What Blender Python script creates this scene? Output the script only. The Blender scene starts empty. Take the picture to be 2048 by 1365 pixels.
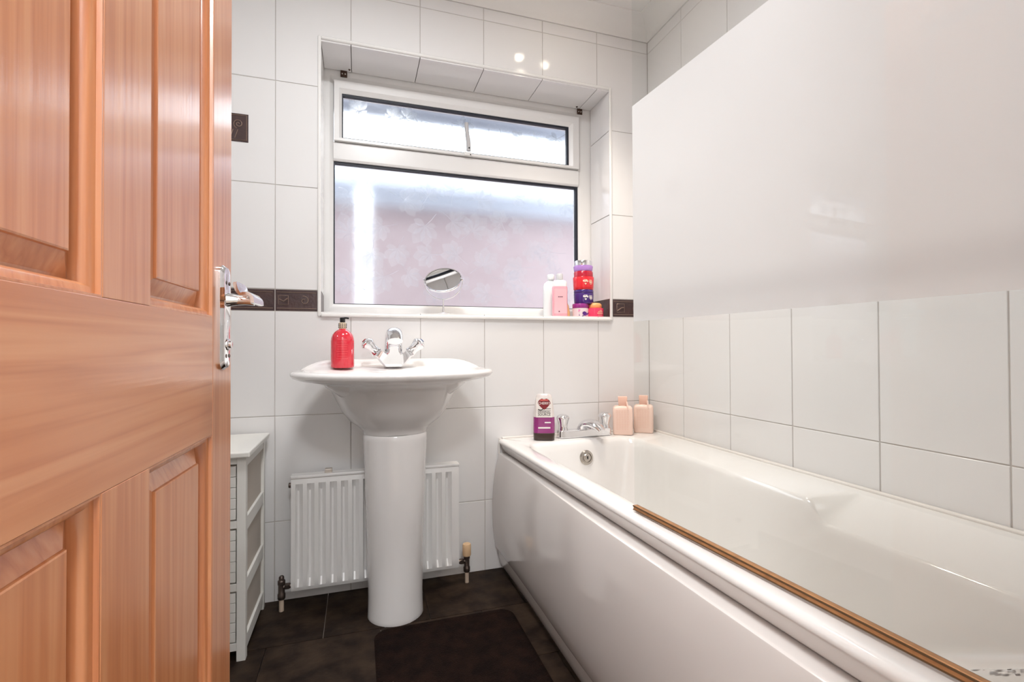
import bpy, bmesh, math, random
from mathutils import Vector, Matrix
PI = math.pi
random.seed(7)
SC = bpy.context.scene
COL = SC.collection

# ------------------------------------------------------------------ camera
def setup_camera():
    f, yaw, pitch, roll = 961.68, .3094, .0112, -.0035
    F = Vector((math.sin(yaw), math.cos(yaw), 0)); R = Vector((math.cos(yaw), -math.sin(yaw), 0)); U = Vector((0, 0, 1))
    F2 = F*math.cos(pitch)+U*math.sin(pitch); U2 = U*math.cos(pitch)-F*math.sin(pitch)
    R3 = R*math.cos(roll)+U2*math.sin(roll); U3 = U2*math.cos(roll)-R*math.sin(roll)
    cd = bpy.data.cameras.new('camera'); cam = bpy.data.objects.new('camera', cd); COL.objects.link(cam)
    cd.sensor_width = 36; cd.sensor_fit = 'HORIZONTAL'; cd.lens = 36*f/2048; cd.clip_start = .02
    m = Matrix((R3, U3, -F2)).transposed().to_4x4(); m.translation = (-1.34833, -2.02597, .97337)
    cam.matrix_world = m
    SC.camera = cam
setup_camera()

# ------------------------------------------------------------------ world, exposure
W = bpy.data.worlds.new('overcast_sky'); SC.world = W; W.use_nodes = True
bg = W.node_tree.nodes['Background']; bg.inputs[0].default_value = (.86, .93, 1, 1); bg.inputs[1].default_value = 3.6
SC.view_settings.view_transform = 'Standard'; SC.view_settings.look = 'None'
SC.view_settings.exposure = 0.19; SC.view_settings.gamma = 1.0
try: SC.view_settings.use_curve_mapping = False
except Exception: pass
SC.cycles.max_bounces = 8; SC.cycles.diffuse_bounces = 4; SC.cycles.glossy_bounces = 4
SC.cycles.transmission_bounces = 6; SC.cycles.transparent_max_bounces = 10
SC.cycles.adaptive_threshold = .04; SC.cycles.use_light_tree = False
SC.cycles.sample_clamp_indirect = 6.0
SPOT_W, ROOM_FILL_W, LANDING_FILL_W = 19.0, 15.0, 29.0  # spotlight heads, then the two added fill domes

# ------------------------------------------------------------------ helpers
def lin(r, g, b):
    def c(v):
        v /= 255.; return v/12.92 if v <= .04045 else ((v+.055)/1.055)**2.4
    return (c(r), c(g), c(b), 1)

MATS = {}
def mat(name, col=(200, 200, 200), rough=.5, metal=0, coat=0, trans=0, ior=1.5, spec=.5, bump=None, var=None, emit=None, coat_rough=.05, sss=0):
    """procedural principled; bump=(scale,strength,stretch) var=(colour2,scale,stretch)"""
    if name in MATS: return MATS[name]
    m = bpy.data.materials.new(name); m.use_nodes = True; nt = m.node_tree; p = nt.nodes['Principled BSDF']
    c = lin(*col) if max(col) > 1.0 or len(col) == 3 else col
    p.inputs['Base Color'].default_value = c; p.inputs['Roughness'].default_value = rough
    p.inputs['Metallic'].default_value = metal; p.inputs['IOR'].default_value = ior
    p.inputs['Specular IOR Level'].default_value = spec
    p.inputs['Coat Weight'].default_value = coat; p.inputs['Coat Roughness'].default_value = coat_rough
    p.inputs['Transmission Weight'].default_value = trans
    if sss:
        p.inputs['Subsurface Weight'].default_value = sss; p.inputs['Subsurface Radius'].default_value = (.01, .006, .004)
    if emit:
        p.inputs['Emission Color'].default_value = (*emit[0], 1); p.inputs['Emission Strength'].default_value = emit[1]
    def noise(scale, stretch, detail=4):
        tc = nt.nodes.new('ShaderNodeTexCoord'); mp = nt.nodes.new('ShaderNodeMapping'); nz = nt.nodes.new('ShaderNodeTexNoise')
        mp.inputs['Scale'].default_value = stretch; nz.inputs['Scale'].default_value = scale; nz.inputs['Detail'].default_value = detail
        nt.links.new(tc.outputs['Object'], mp.inputs[0]); nt.links.new(mp.outputs[0], nz.inputs['Vector'])
        return nz
    if var:
        nz = noise(var[1], var[2] if len(var) > 2 else (1, 1, 1)); rp = nt.nodes.new('ShaderNodeValToRGB')
        rp.color_ramp.elements[0].color = c; rp.color_ramp.elements[1].color = lin(*var[0])
        rp.color_ramp.elements[0].position = .35; rp.color_ramp.elements[1].position = .68
        nt.links.new(nz.outputs['Fac'], rp.inputs[0]); nt.links.new(rp.outputs[0], p.inputs['Base Color'])
    if bump:
        nz = noise(bump[0], bump[2] if len(bump) > 2 else (1, 1, 1), 2); b = nt.nodes.new('ShaderNodeBump')
        b.inputs['Strength'].default_value = bump[1]; b.inputs['Distance'].default_value = bump[3] if len(bump) > 3 else .01
        nt.links.new(nz.outputs['Fac'], b.inputs['Height']); nt.links.new(b.outputs[0], p.inputs['Normal'])
        if coat: nt.links.new(b.outputs[0], p.inputs['Coat Normal'])
    MATS[name] = m
    return m

def wood(name, axis):
    """varnished pine, grain running along the given local axis (0 = x, 2 = z)"""
    m = bpy.data.materials.new(name); m.use_nodes = True; nt = m.node_tree; p = nt.nodes['Principled BSDF']
    tc = nt.nodes.new('ShaderNodeTexCoord'); mp = nt.nodes.new('ShaderNodeMapping')
    oi = nt.nodes.new('ShaderNodeObjectInfo'); sh = nt.nodes.new('ShaderNodeVectorMath'); sh.operation = 'SCALE'
    sh.inputs[0].default_value = (3.1, 1.7, 2.3); nt.links.new(oi.outputs['Random'], sh.inputs['Scale'])
    ad = nt.nodes.new('ShaderNodeVectorMath'); ad.operation = 'ADD'
    nt.links.new(tc.outputs['Object'], ad.inputs[0]); nt.links.new(sh.outputs[0], ad.inputs[1]); nt.links.new(ad.outputs[0], mp.inputs[0])
    mp.inputs['Scale'].default_value = (.7, 20, 20) if axis == 0 else (26, 26, .7)
    n1 = nt.nodes.new('ShaderNodeTexNoise'); n1.inputs['Scale'].default_value = 1.3; n1.inputs['Detail'].default_value = 3; n1.inputs['Distortion'].default_value = .6
    n2 = nt.nodes.new('ShaderNodeTexNoise'); n2.inputs['Scale'].default_value = 5; n2.inputs['Detail'].default_value = 6
    for n in (n1, n2): nt.links.new(mp.outputs[0], n.inputs['Vector'])
    wv = nt.nodes.new('ShaderNodeMath'); wv.operation = 'MULTIPLY'; wv.inputs[1].default_value = 9.0; nt.links.new(n1.outputs['Fac'], wv.inputs[0])
    fr = nt.nodes.new('ShaderNodeMath'); fr.operation = 'PINGPONG'; fr.inputs[1].default_value = 1.0; nt.links.new(wv.outputs[0], fr.inputs[0])
    mx = nt.nodes.new('ShaderNodeMix'); mx.data_type = 'FLOAT'; mx.inputs[0].default_value = .6
    nt.links.new(fr.outputs[0], mx.inputs[2]); nt.links.new(n2.outputs['Fac'], mx.inputs[3])
    rp = nt.nodes.new('ShaderNodeValToRGB'); e = rp.color_ramp.elements
    e[0].position = .05; e[0].color = lin(178, 104, 62); e[1].position = .9; e[1].color = lin(213, 149, 104)
    k = rp.color_ramp.elements.new(.45); k.color = lin(200, 129, 84)
    nt.links.new(mx.outputs[0], rp.inputs[0]); nt.links.new(rp.outputs[0], p.inputs['Base Color'])
    b = nt.nodes.new('ShaderNodeBump'); b.inputs['Strength'].default_value = .12; b.inputs['Distance'].default_value = .002
    nt.links.new(n2.outputs['Fac'], b.inputs['Height']); nt.links.new(b.outputs[0], p.inputs['Normal'])
    p.inputs['Roughness'].default_value = .32; p.inputs['Coat Weight'].default_value = .7; p.inputs['Coat Roughness'].default_value = .16
    nt.links.new(b.outputs[0], p.inputs['Coat Normal'])
    MATS[name] = m
    return m

def fresnel(nt, ior):
    """same reflectance from both sides of a thin pane"""
    g = nt.nodes.new('ShaderNodeNewGeometry'); m = nt.nodes.new('ShaderNodeMix'); m.data_type = 'FLOAT'
    m.inputs[2].default_value = ior; m.inputs[3].default_value = 1/ior; nt.links.new(g.outputs['Backfacing'], m.inputs[0])
    f = nt.nodes.new('ShaderNodeFresnel'); nt.links.new(m.outputs[0], f.inputs[0])
    return f

def thin_glass(name, tint=(1, 1, 1), refl_rough=0.0):
    m = bpy.data.materials.new(name); m.use_nodes = True; nt = m.node_tree; nt.nodes.clear()
    out = nt.nodes.new('ShaderNodeOutputMaterial'); mix = nt.nodes.new('ShaderNodeMixShader'); fr = fresnel(nt, 1.36)
    t = nt.nodes.new('ShaderNodeBsdfTransparent'); g = nt.nodes.new('ShaderNodeBsdfGlossy')
    t.inputs[0].default_value = (*tint, 1); g.inputs['Roughness'].default_value = refl_rough
    nt.links.new(fr.outputs[0], mix.inputs[0]); nt.links.new(t.outputs[0], mix.inputs[1]); nt.links.new(g.outputs[0], mix.inputs[2])
    nt.links.new(mix.outputs[0], out.inputs[0]); MATS[name] = m
    return m

def frosted(name):
    m = bpy.data.materials.new(name); m.use_nodes = True; nt = m.node_tree; nt.nodes.clear()
    N = nt.nodes.new; L = nt.links.new
    out = N('ShaderNodeOutputMaterial'); fr = fresnel(nt, 1.52)
    tl = N('ShaderNodeBsdfTranslucent'); tl.inputs[0].default_value = (.92, .935, .94, 1)
    df = N('ShaderNodeBsdfDiffuse'); df.inputs[0].default_value = (.92, .935, .94, 1)
    rf = N('ShaderNodeBsdfRefraction'); rf.inputs['Roughness'].default_value = .42; rf.inputs['IOR'].default_value = 1.2
    gl = N('ShaderNodeBsdfGlossy'); gl.inputs['Roughness'].default_value = 0
    a = N('ShaderNodeMixShader'); a.inputs[0].default_value = .58; L(tl.outputs[0], a.inputs[1]); L(df.outputs[0], a.inputs[2])
    b = N('ShaderNodeMixShader'); b.inputs[0].default_value = .12; L(a.outputs[0], b.inputs[1]); L(rf.outputs[0], b.inputs[2])
    c = N('ShaderNodeMixShader'); L(fr.outputs[0], c.inputs[0]); L(b.outputs[0], c.inputs[1]); L(gl.outputs[0], c.inputs[2])
    L(c.outputs[0], out.inputs[0]); MATS[name] = m
    return m

def obscure_glass(name, rough, milk=0):
    m = bpy.data.materials.new(name); m.use_nodes = True; nt = m.node_tree; p = nt.nodes['Principled BSDF']
    p.inputs['Base Color'].default_value = (.97, .985, 1, 1); p.inputs['Transmission Weight'].default_value = 1; p.inputs['IOR'].default_value = 1.25
    p.inputs['Roughness'].default_value = rough
    tc = nt.nodes.new('ShaderNodeTexCoord'); v = nt.nodes.new('ShaderNodeTexVoronoi'); v.inputs['Scale'].default_value = 22
    b = nt.nodes.new('ShaderNodeBump'); b.inputs['Strength'].default_value = .25; b.inputs['Distance'].default_value = .004
    nt.links.new(tc.outputs['Object'], v.inputs['Vector']); nt.links.new(v.outputs['Distance'], b.inputs['Height']); nt.links.new(b.outputs[0], p.inputs['Normal'])
    if milk:
        t = nt.nodes.new('ShaderNodeBsdfTranslucent'); t.inputs[0].default_value = (.96, .97, 1, 1); mx = nt.nodes.new('ShaderNodeMixShader'); mx.inputs[0].default_value = milk
        nt.links.new(p.outputs[0], mx.inputs[1]); nt.links.new(t.outputs[0], mx.inputs[2]); nt.links.new(mx.outputs[0], nt.nodes['Material Output'].inputs[0])
    MATS[name] = m
    return m

def leaf_film(name, col, k):
    """pressed leaf pattern: mostly see-through, slightly milky"""
    m = bpy.data.materials.new(name); m.use_nodes = True; nt = m.node_tree; nt.nodes.clear(); N = nt.nodes.new; L = nt.links.new
    o = N('ShaderNodeOutputMaterial'); t = N('ShaderNodeBsdfTransparent'); t.inputs[0].default_value = (.97, .98, 1, 1)
    a = N('ShaderNodeBsdfDiffuse'); a.inputs[0].default_value = (*col, 1); g = N('ShaderNodeBsdfGlossy'); g.inputs['Roughness'].default_value = .25
    x = N('ShaderNodeMixShader'); x.inputs[0].default_value = .3; L(a.outputs[0], x.inputs[1]); L(g.outputs[0], x.inputs[2])
    y = N('ShaderNodeMixShader'); y.inputs[0].default_value = k; L(t.outputs[0], y.inputs[1]); L(x.outputs[0], y.inputs[2]); L(y.outputs[0], o.inputs[0])
    MATS[name] = m
    return m

def props(o, label=None, cat=None, group=None, kind=None):
    if label: o['label'] = label
    if cat: o['category'] = cat
    if group: o['group'] = group
    if kind: o['kind'] = kind
    return o
def thing(name, label, cat, loc=(0, 0, 0), rz=0, group=None, kind=None):
    o = bpy.data.objects.new(name, None); COL.objects.link(o); o.location = loc; o.rotation_euler = (0, 0, rz)
    return props(o, label, cat, group, kind)
def link(name, me, parent=None, loc=(0, 0, 0), rot=(0, 0, 0)):
    o = bpy.data.objects.new(name, me); COL.objects.link(o); o.parent = parent; o.location = loc; o.rotation_euler = rot
    return o
def obj(name, bm, m, parent=None, smooth=40, bevel=0, seg=2, loc=(0, 0, 0), rot=(0, 0, 0)):
    bmesh.ops.recalc_face_normals(bm, faces=bm.faces)
    me = bpy.data.meshes.new(name); bm.to_mesh(me); bm.free()
    me.materials.append(m)
    if smooth:
        me.polygons.foreach_set('use_smooth', [True]*len(me.polygons)); me.set_sharp_from_angle(angle=math.radians(smooth))
    o = link(name, me, parent, loc, rot)
    if bevel:
        b = o.modifiers.new('bevel', 'BEVEL'); b.width = bevel; b.segments = seg; b.limit_method = 'ANGLE'; b.angle_limit = math.radians(40)
    return o
def BM(): return bmesh.new()
def box(bm, x0, x1, y0, y1, z0, z1):
    v = [bm.verts.new((x, y, z)) for z in (z0, z1) for y in (y0, y1) for x in (x0, x1)]
    for f in ((0, 2, 3, 1), (4, 5, 7, 6), (0, 1, 5, 4), (2, 6, 7, 3), (0, 4, 6, 2), (1, 3, 7, 5)): bm.faces.new([v[i] for i in f])
    return bm
def bx(*a): return box(BM(), *a)
def loft(bm, rings, cap0=True, cap1=True, closed=True):
    vs = [[bm.verts.new(p) for p in r] for r in rings]; n = len(vs[0])
    for a, b in zip(vs, vs[1:]):
        for i in range(n if closed else n-1):
            j = (i+1) % n; bm.faces.new((a[i], a[j], b[j], b[i]))
    if cap0: bm.faces.new(vs[0][::-1])
    if cap1: bm.faces.new(vs[-1])
    return bm
def lathe(bm, prof, seg=32, c=(0, 0, 0), cap0=True, cap1=True, sx=1, sy=1):
    rings = [[(c[0]+max(r, 1e-4)*sx*math.cos(2*PI*i/seg), c[1]+max(r, 1e-4)*sy*math.sin(2*PI*i/seg), c[2]+z) for i in range(seg)] for r, z in prof]
    return loft(bm, rings, cap0, cap1)
def tube(bm, pts, r, seg=10, closed=False, cap=True):
    pts = [Vector(p) for p in pts]; n = len(pts); rs = r if isinstance(r, (list, tuple)) else [r]*n
    rings = []; up = None
    for i, p in enumerate(pts):
        a = pts[(i-1) % n] if (closed or i > 0) else p; b = pts[(i+1) % n] if (closed or i < n-1) else p
        t = (b-a).normalized()
        if up is None:
            up = t.orthogonal().normalized()
        up = (up-t*up.dot(t)).normalized(); w = t.cross(up)
        rings.append([p+(up*math.cos(2*PI*k/seg)+w*math.sin(2*PI*k/seg))*rs[i] for k in range(seg)])
    if closed:
        # best rotational match for the closing ring
        last = rings[-1]; k = min(range(seg), key=lambda s: sum((last[i]-rings[0][(i+s) % seg]).length for i in range(seg)))
        rings.append([rings[0][(i+k) % seg] for i in range(seg)])
        loft(bm, rings, False, False)
        bmesh.ops.remove_doubles(bm, verts=bm.verts, dist=1e-6)
        return bm
    return loft(bm, rings, cap, cap)
def rrect(x0, x1, y0, y1, r, n=6, m=8):
    """rounded rectangle outline, counter-clockwise, constant count; m points along each side"""
    r = max(1e-4, min(r, (x1-x0)/2-1e-4, (y1-y0)/2-1e-4)); P = []
    cs = [(x1-r, y1-r, 0), (x0+r, y1-r, PI/2), (x0+r, y0+r, PI), (x1-r, y0+r, 1.5*PI)]
    for k, (cx, cy, a) in enumerate(cs):
        arc = [(cx+r*math.cos(a+PI/2*i/n), cy+r*math.sin(a+PI/2*i/n)) for i in range(n+1)]
        P += arc
        nx = cs[(k+1) % 4]; e = (nx[0]+r*math.cos(nx[2]), nx[1]+r*math.sin(nx[2])); s = arc[-1]
        P += [(s[0]+(e[0]-s[0])*i/m, s[1]+(e[1]-s[1])*i/m) for i in range(1, m)]
    return P
def prism(bm, poly, axis, a, b):
    """extrude a 2D polygon along an axis; poly in the two remaining axes in x,y,z order"""
    def P(u, v, w): return {0: (w, u, v), 1: (u, w, v), 2: (u, v, w)}[axis]
    return loft(bm, [[P(u, v, a) for u, v in poly], [P(u, v, b) for u, v in poly]])
def ss(a, b, t):
    t = max(0, min(1, (t-a)/(b-a))); return t*t*(3-2*t)
def bezier(ps, n=12):
    out = []
    for i in range(n+1):
        t = i/n; q = [Vector(p) for p in ps]
        while len(q) > 1: q = [q[k].lerp(q[k+1], t) for k in range(len(q)-1)]
        out.append(q[0])
    return out
def text_bm(s, size, depth=.0004):
    cu = bpy.data.curves.new('lettering', 'FONT'); cu.body = s; cu.size = size; cu.align_x = 'CENTER'; cu.align_y = 'CENTER'; cu.extrude = depth; cu.resolution_u = 2
    o = bpy.data.objects.new('lettering', cu); COL.objects.link(o)
    bpy.context.view_layer.update()
    me = bpy.data.meshes.new_from_object(o.evaluated_get(bpy.context.evaluated_depsgraph_get()))
    bm = BM(); bm.from_mesh(me); bpy.data.objects.remove(o); bpy.data.curves.remove(cu); bpy.data.meshes.remove(me)
    return bm
def put_text(name, s, size, m, parent, loc, width=None, rz=0, fn=None):
    """lettering standing upright, facing local -y"""
    bm = text_bm(s, size)
    if width:
        xs = [v.co.x for v in bm.verts]; k = width/(max(xs)-min(xs))
        for v in bm.verts: v.co.x *= k
    for v in bm.verts: v.co = Vector((v.co.x, -v.co.z, v.co.y))
    if fn:
        for v in bm.verts: v.co = fn(v.co)
    me = bpy.data.meshes.new(name); bm.to_mesh(me); bm.free(); me.materials.append(m)
    return link(name, me, parent, loc, (0, 0, rz))

# ------------------------------------------------------------------ materials
TILE = mat('glazed_white_tile', (236, 234, 233), .10, spec=.5, bump=(5.5, .22, (1, 1, 1), .01))
GROUT = mat('grey_grout', (192, 185, 180), .8, var=((208, 203, 198), 9))
BORDER = mat('bronze_border_glaze', (70, 55, 56), .28, bump=(60, .2), var=((82, 62, 60), 20))
RELIEF = mat('worn_gold_relief', (150, 126, 112), .3, metal=.5)
UPVC = mat('white_upvc', (236, 234, 232), .28)
TRIMW = mat('white_trim', (240, 238, 235), .2, coat=.4)
GASKET = mat('black_rubber_gasket', (28, 32, 44), .5)
PAINT = mat('white_paint', (238, 236, 233), .55, bump=(30, .05))
CERAMIC = mat('white_ceramic', (238, 235, 233), .06, coat=.6, coat_rough=.02)
ACRYLIC = mat('white_acrylic', (240, 237, 234), .09, coat=.5, coat_rough=.02)
PANELM = mat('bath_panel_acrylic', (226, 220, 216), .10, coat=.6, coat_rough=.03)
CHROME = mat('chrome', (232, 232, 234), .06, metal=1)
DULLCHROME = mat('worn_chrome', (190, 184, 176), .22, metal=1)
BRASS = mat('aged_brass_seal', (190, 134, 84), .35, metal=.25, var=((168, 116, 70), 60, (1, .05, 1)))
DARKBRASS = mat('dark_brass_edge', (104, 78, 48), .4, metal=.3)
STONE = mat('dark_slate_vinyl', (30, 21, 17), .5, spec=.12, var=((58, 45, 35), 14), bump=(40, .12))
FGROUT = mat('pale_floor_joint', (150, 138, 128), .8)
MATM = mat('dark_bath_mat_pile', (20, 12, 10), .9, spec=.08, var=((34, 21, 16), 22), bump=(260, .5))
RADP = mat('radiator_enamel', (238, 236, 234), .3)
COPPER = mat('painted_pipe', (206, 186, 166), .45)
VALVE = mat('dull_valve_metal', (108, 96, 90), .35, metal=.9)
CREAMCAP = mat('cream_valve_cap', (224, 190, 150), .45)
CABM = mat('white_cabinet_paint', (232, 230, 224), .42)
CABD = mat('cabinet_inner_board', (196, 186, 174), .6)
BLACK = mat('black_plastic', (24, 23, 24), .35)
BRONZE = mat('brown_bracket_metal', (74, 54, 44), .4, metal=.6)
MIRROR = mat('mirror_silver', (240, 240, 240), .01, metal=1)
WOODZ = wood('varnished_pine_upright', 2); WOODX = wood('varnished_pine_cross', 0)
CLEAR = thin_glass('clear_screen_glass', (.975, .985, .98))
FROST = frosted('frosted_screen_glass')
PANE = obscure_glass('obscure_window_glass', .24)
LEAFG = leaf_film('leaf_pattern_film', (.80, .85, .92), .17); LEAFT = leaf_film('leaf_pattern_film_vent', (.42, .52, .62), .30)

# ------------------------------------------------------------------ setting: shell
XL, YN, ZC = -2.17, -1.82, 2.53
WX0, WX1, WZ0, WZ1 = -1.49, -.211, 1.104, 2.193      # window opening (tile faces)
TW = .2753; G = .003                                  # tile pitch, grout width
ROWS = [0, .308, .710, 1.112, 1.196, 1.598, 2.000, 2.402, 2.457]

def struct(name, bm, m, label, cat, smooth=0): 
    return props(obj(name, bm, m, None, smooth), label, cat, None, 'structure')

h = .008
b = BM(); box(b, XL-.1, WX0-h, .002, .30, 0, ZC); box(b, WX1+h, .1, .002, .30, 0, ZC)
box(b, WX0-h, WX1+h, .002, .30, 0, WZ0-h); box(b, WX0-h, WX1+h, .002, .30, WZ1+h, ZC)
wall_back = struct('wall_back', b, GROUT, 'back wall of large white glazed tiles with a dark border around the window', 'wall')
wall_right = struct('wall_right', bx(.002, .12, YN-.12, .002, 0, ZC), GROUT, 'right wall of large white tiles above the bath', 'wall')
wall_left = struct('wall_left', bx(XL-.1, XL-.002, YN-.12, .002, 0, ZC), GROUT, 'left wall of white tiles behind the open door', 'wall')
b = BM(); box(b, XL, -1.615, YN-.12, YN, 0, ZC); box(b, -.845, .002, YN-.12, YN, 0, ZC); box(b, -1.615, -.845, YN-.12, YN, 2.02, ZC)
wall_front = struct('wall_front', b, PAINT, 'plain white wall with the doorway the photo looks through', 'wall')
ceiling = struct('ceiling', bx(XL-.1, .12, YN-.12, .30, ZC, ZC+.05), PAINT, 'plain white bathroom ceiling', 'ceiling')
floor = struct('floor', bx(XL, 0, YN-.12, .002, -.06, -.0015), FGROUT, 'floor of dark slate effect tiles with pale joints', 'floor')

def subtract(r, hole):
    x0, x1, z0, z1 = r; a0, a1, c0, c1 = hole
    if x1 <= a0 or x0 >= a1 or z1 <= c0 or z0 >= c1: return [r]
    out = []
    if x0 < a0: out.append((x0, a0, z0, z1))
    if x1 > a1: out.append((a1, x1, z0, z1))
    m0, m1 = max(x0, a0), min(x1, a1)
    if z0 < c0: out.append((m0, m1, z0, c0))
    if z1 > c1: out.append((m0, m1, c1, z1))
    return out
CACHE = {}
def tile_mesh(w, hh, m, key):
    """bevelled slab centred on the origin in x,z; face at y=0 toward -y"""
    k = (round(w, 4), round(hh, 4), key)
    if k not in CACHE:
        bm = BM(); e = .0012
        a, c = w/2, hh/2
        loft(bm, [[(-a, .008, -c), (a, .008, -c), (a, .008, c), (-a, .008, c)], [(-a, e, -c), (a, e, -c), (a, e, c), (-a, e, c)],
                  [(-a+e, 0, -c+e), (a-e, 0, -c+e), (a-e, 0, c-e), (-a+e, 0, c-e)]])
        bmesh.ops.recalc_face_normals(bm, faces=bm.faces)
        me = bpy.data.meshes.new('tile'); bm.to_mesh(me); bm.free(); me.materials.append(m); CACHE[k] = me
    return CACHE[k]
def lay(parent, u0, u1, z0, z1, place, m=TILE, key='t', name='tile', hole=None):
    """one wall tile; place(u, z) -> (location, rotation)"""
    r = (u0+G/2, u1-G/2, z0+G/2, z1-G/2)
    if r[1]-r[0] < .004 or r[3]-r[2] < .004: return
    parts = subtract(r, hole) if hole else [r]
    if not parts: return
    if parts == [r]:
        loc, rot = place((r[0]+r[1])/2, (r[2]+r[3])/2)
        return link(name, tile_mesh(r[1]-r[0], r[3]-r[2], m, key), parent, loc, rot)
    bm = BM()
    for q in parts:
        if q[1]-q[0] > .002 and q[3]-q[2] > .002: box(bm, q[0], q[1], 0, .008, q[2], q[3])
    if not bm.verts: bm.free(); return
    loc, rot = place(0, 0)
    return obj(name, bm, m, parent, 0, loc=loc, rot=rot)
back = lambda u, z: ((u, 0, z), (0, 0, 0))
hole = (WX0-.009, WX1+.009, WZ0-.009, WZ1+.009)
xs = [-k*TW for k in range(8)]+[XL]
for i in range(8):
    for r in range(8):
        if r == 3: continue
        lay(wall_back, xs[i+1], xs[i], ROWS[r], ROWS[r+1], back, hole=hole)
# right wall: local x runs toward +y ; facing -x means rotate so that local -y -> -x  (rz = -90deg): local x -> -y
rightp = lambda u, z: ((0, -u, z), (0, 0, -PI/2))
ys = [0]+[k*TW-.018 for k in range(1, 7)]+[-YN]
for i in range(7):
    for r in range(8):
        if r != 3: lay(wall_right, ys[i], ys[i+1], ROWS[r], ROWS[r+1], rightp)
leftp = lambda u, z: ((XL, u, z), (0, 0, PI/2))
for i in range(7):
    for r in range(8):
        lay(wall_left, -(i+1)*TW if i < 6 else YN, -i*TW, ROWS[r], ROWS[r+1], leftp, BORDER if r == 3 else TILE, 'b' if r == 3 else 't')

# border tiles with relief lines and motifs
def spiral(cx, cz, r, turns=1.6, n=26, ph=0):
    return [(cx+(r*(.12+.88*i/n))*math.cos(ph+turns*2*PI*i/n), -.0008, cz+(r*(.12+.88*i/n))*math.sin(ph+turns*2*PI*i/n)) for i in range(n+1)]
def relief_mesh(kind, w):
    bm = BM(); a = w/2
    for s in (-1, 1):
        tube(bm, [(-a+.006, -.0006, s*.031), (a-.006, -.0006, s*.031)], .0013, 6)
    if kind == 0:
        tube(bm, spiral(.075, 0, .019), .0014, 6); tube(bm, spiral(-.06, 0, .019, ph=2), .0014, 6)
        tube(bm, [(-.005, -.0006, -.018), (.03, -.0006, -.012), (.03, -.0006, .018), (-.005, -.0006, .016)], .0013, 6, closed=True)
    else:
        q = [(-.075, -.0006, -.02), (-.035, -.0006, -.02), (-.035, -.0006, .02), (-.075, -.0006, .02)]
        tube(bm, q, .0013, 6, closed=True)
        tube(bm, [(-.072, -.0006, -.012), (-.05, -.0006, .002), (-.038, -.0006, .003)], .0022, 6)
        tube(bm, spiral(.035, 0, .02, 1.2), .0014, 6)
        tube(bm, [(.035+.023*math.cos(t*PI/6), -.0006, .023*math.sin(t*PI/6)) for t in range(12)], .001, 6, closed=True)
        tube(bm, [(a-.012, -.0006, -.02), (a-.012, -.0006, .02)], .0011, 6)
    return bm
def border(parent, u0, u1, place, kind):
    t = lay(parent, u0, u1, ROWS[3], ROWS[4], place, BORDER, 'b', 'border_tile')
    if t and u1-u0 > .2:
        obj('relief_pattern', relief_mesh(kind, u1-u0-G), RELIEF, t, 60)
    elif t and u1-u0 > .06:
        bm = BM(); w = (u1-u0)/2
        for s in (-1, 1): tube(bm, [(-w+.006, -.0006, s*.031), (w-.006, -.0006, s*.031)], .0013, 6)
        c = min(w-.03, .05)
        tube(bm, [(-c-.018, -.0006, -.016), (-c+.016, -.0006, -.016), (-c+.016, -.0006, .018), (-c-.018, -.0006, .018)], .0013, 6, closed=True)
        tube(bm, [(-c-.016, -.0006, .004), (-c, -.0006, -.004), (-c+.014, -.0006, .008)], .0022, 6)
        if w > .07: tube(bm, spiral(w-.05, 0, .018, 1.3), .0014, 6)
        obj('relief_pattern', bm, RELIEF, t, 60)
for i in range(8):
    u0, u1 = xs[i+1], xs[i]
    if u1 <= WX0-.009 or u0 >= WX1+.009: border(wall_back, u0, u1, back, i % 2)
    elif u0 < WX0: border(wall_back, u0, WX0-.009, back, 1)
    elif u1 > WX1: border(wall_back, WX1+.009, u1, back, 1)
for i in range(7): border(wall_right, ys[i], ys[i+1], rightp, i % 2)
# inset square tile with a raised rim, a spiral and stripes
t = obj('inset_tile', bx(-.053, .053, -.0015, .006, -.053, .053), BORDER, wall_back, 0, loc=(-1.797, -.0005, 1.8), bevel=.001)
b = BM()
tube(b, [(-.047, -.002, -.047), (.047, -.002, -.047), (.047, -.002, .047), (-.047, -.002, .047)], .0018, 6, closed=True)
tube(b, [(x, y-.001, z) for x, y, z in spiral(.02, .014, .018, 1.7)], .0018, 6); tube(b, [(x, y-.001, z) for x, y, z in spiral(-.022, .022, .014, 1.3)], .0016, 6)
for k in range(4): tube(b, [(-.04+k*.016, -.002, -.04), (-.03+k*.016, -.002, -.008)], .0015, 6)
obj('relief_pattern', b, RELIEF, t, 60)

# window reveal lining: soffit, side and sill tiles
for i in range(1, 7):
    u0, u1 = max(xs[i], WX0), min(xs[i-1], WX1)
    if u1-u0 < .02: continue
    link('soffit_tile', tile_mesh(u1-u0-G, .197-G, TILE, 't'), wall_back, ((u0+u1)/2, .0985, WZ1), (-PI/2, 0, 0))
    link('sill_tile', tile_mesh(u1-u0-G, .197-G, TILE, 't'), wall_back, ((u0+u1)/2, .0985, WZ0), (PI/2, 0, 0))
zr = [WZ0]+[z for z in ROWS if WZ0+.02 < z < WZ1]+[WZ1]
for a, c in zip(zr, zr[1:]):
    brd = a < 1.12
    me = tile_mesh(.197-G, c-a-G, BORDER if brd else TILE, 'b' if brd else 't')
    link('reveal_tile', me, wall_back, (WX1, .0985, (a+c)/2), (0, 0, -PI/2))
    link('reveal_tile', me, wall_back, (WX0, .0985, (a+c)/2), (0, 0, PI/2))
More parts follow.
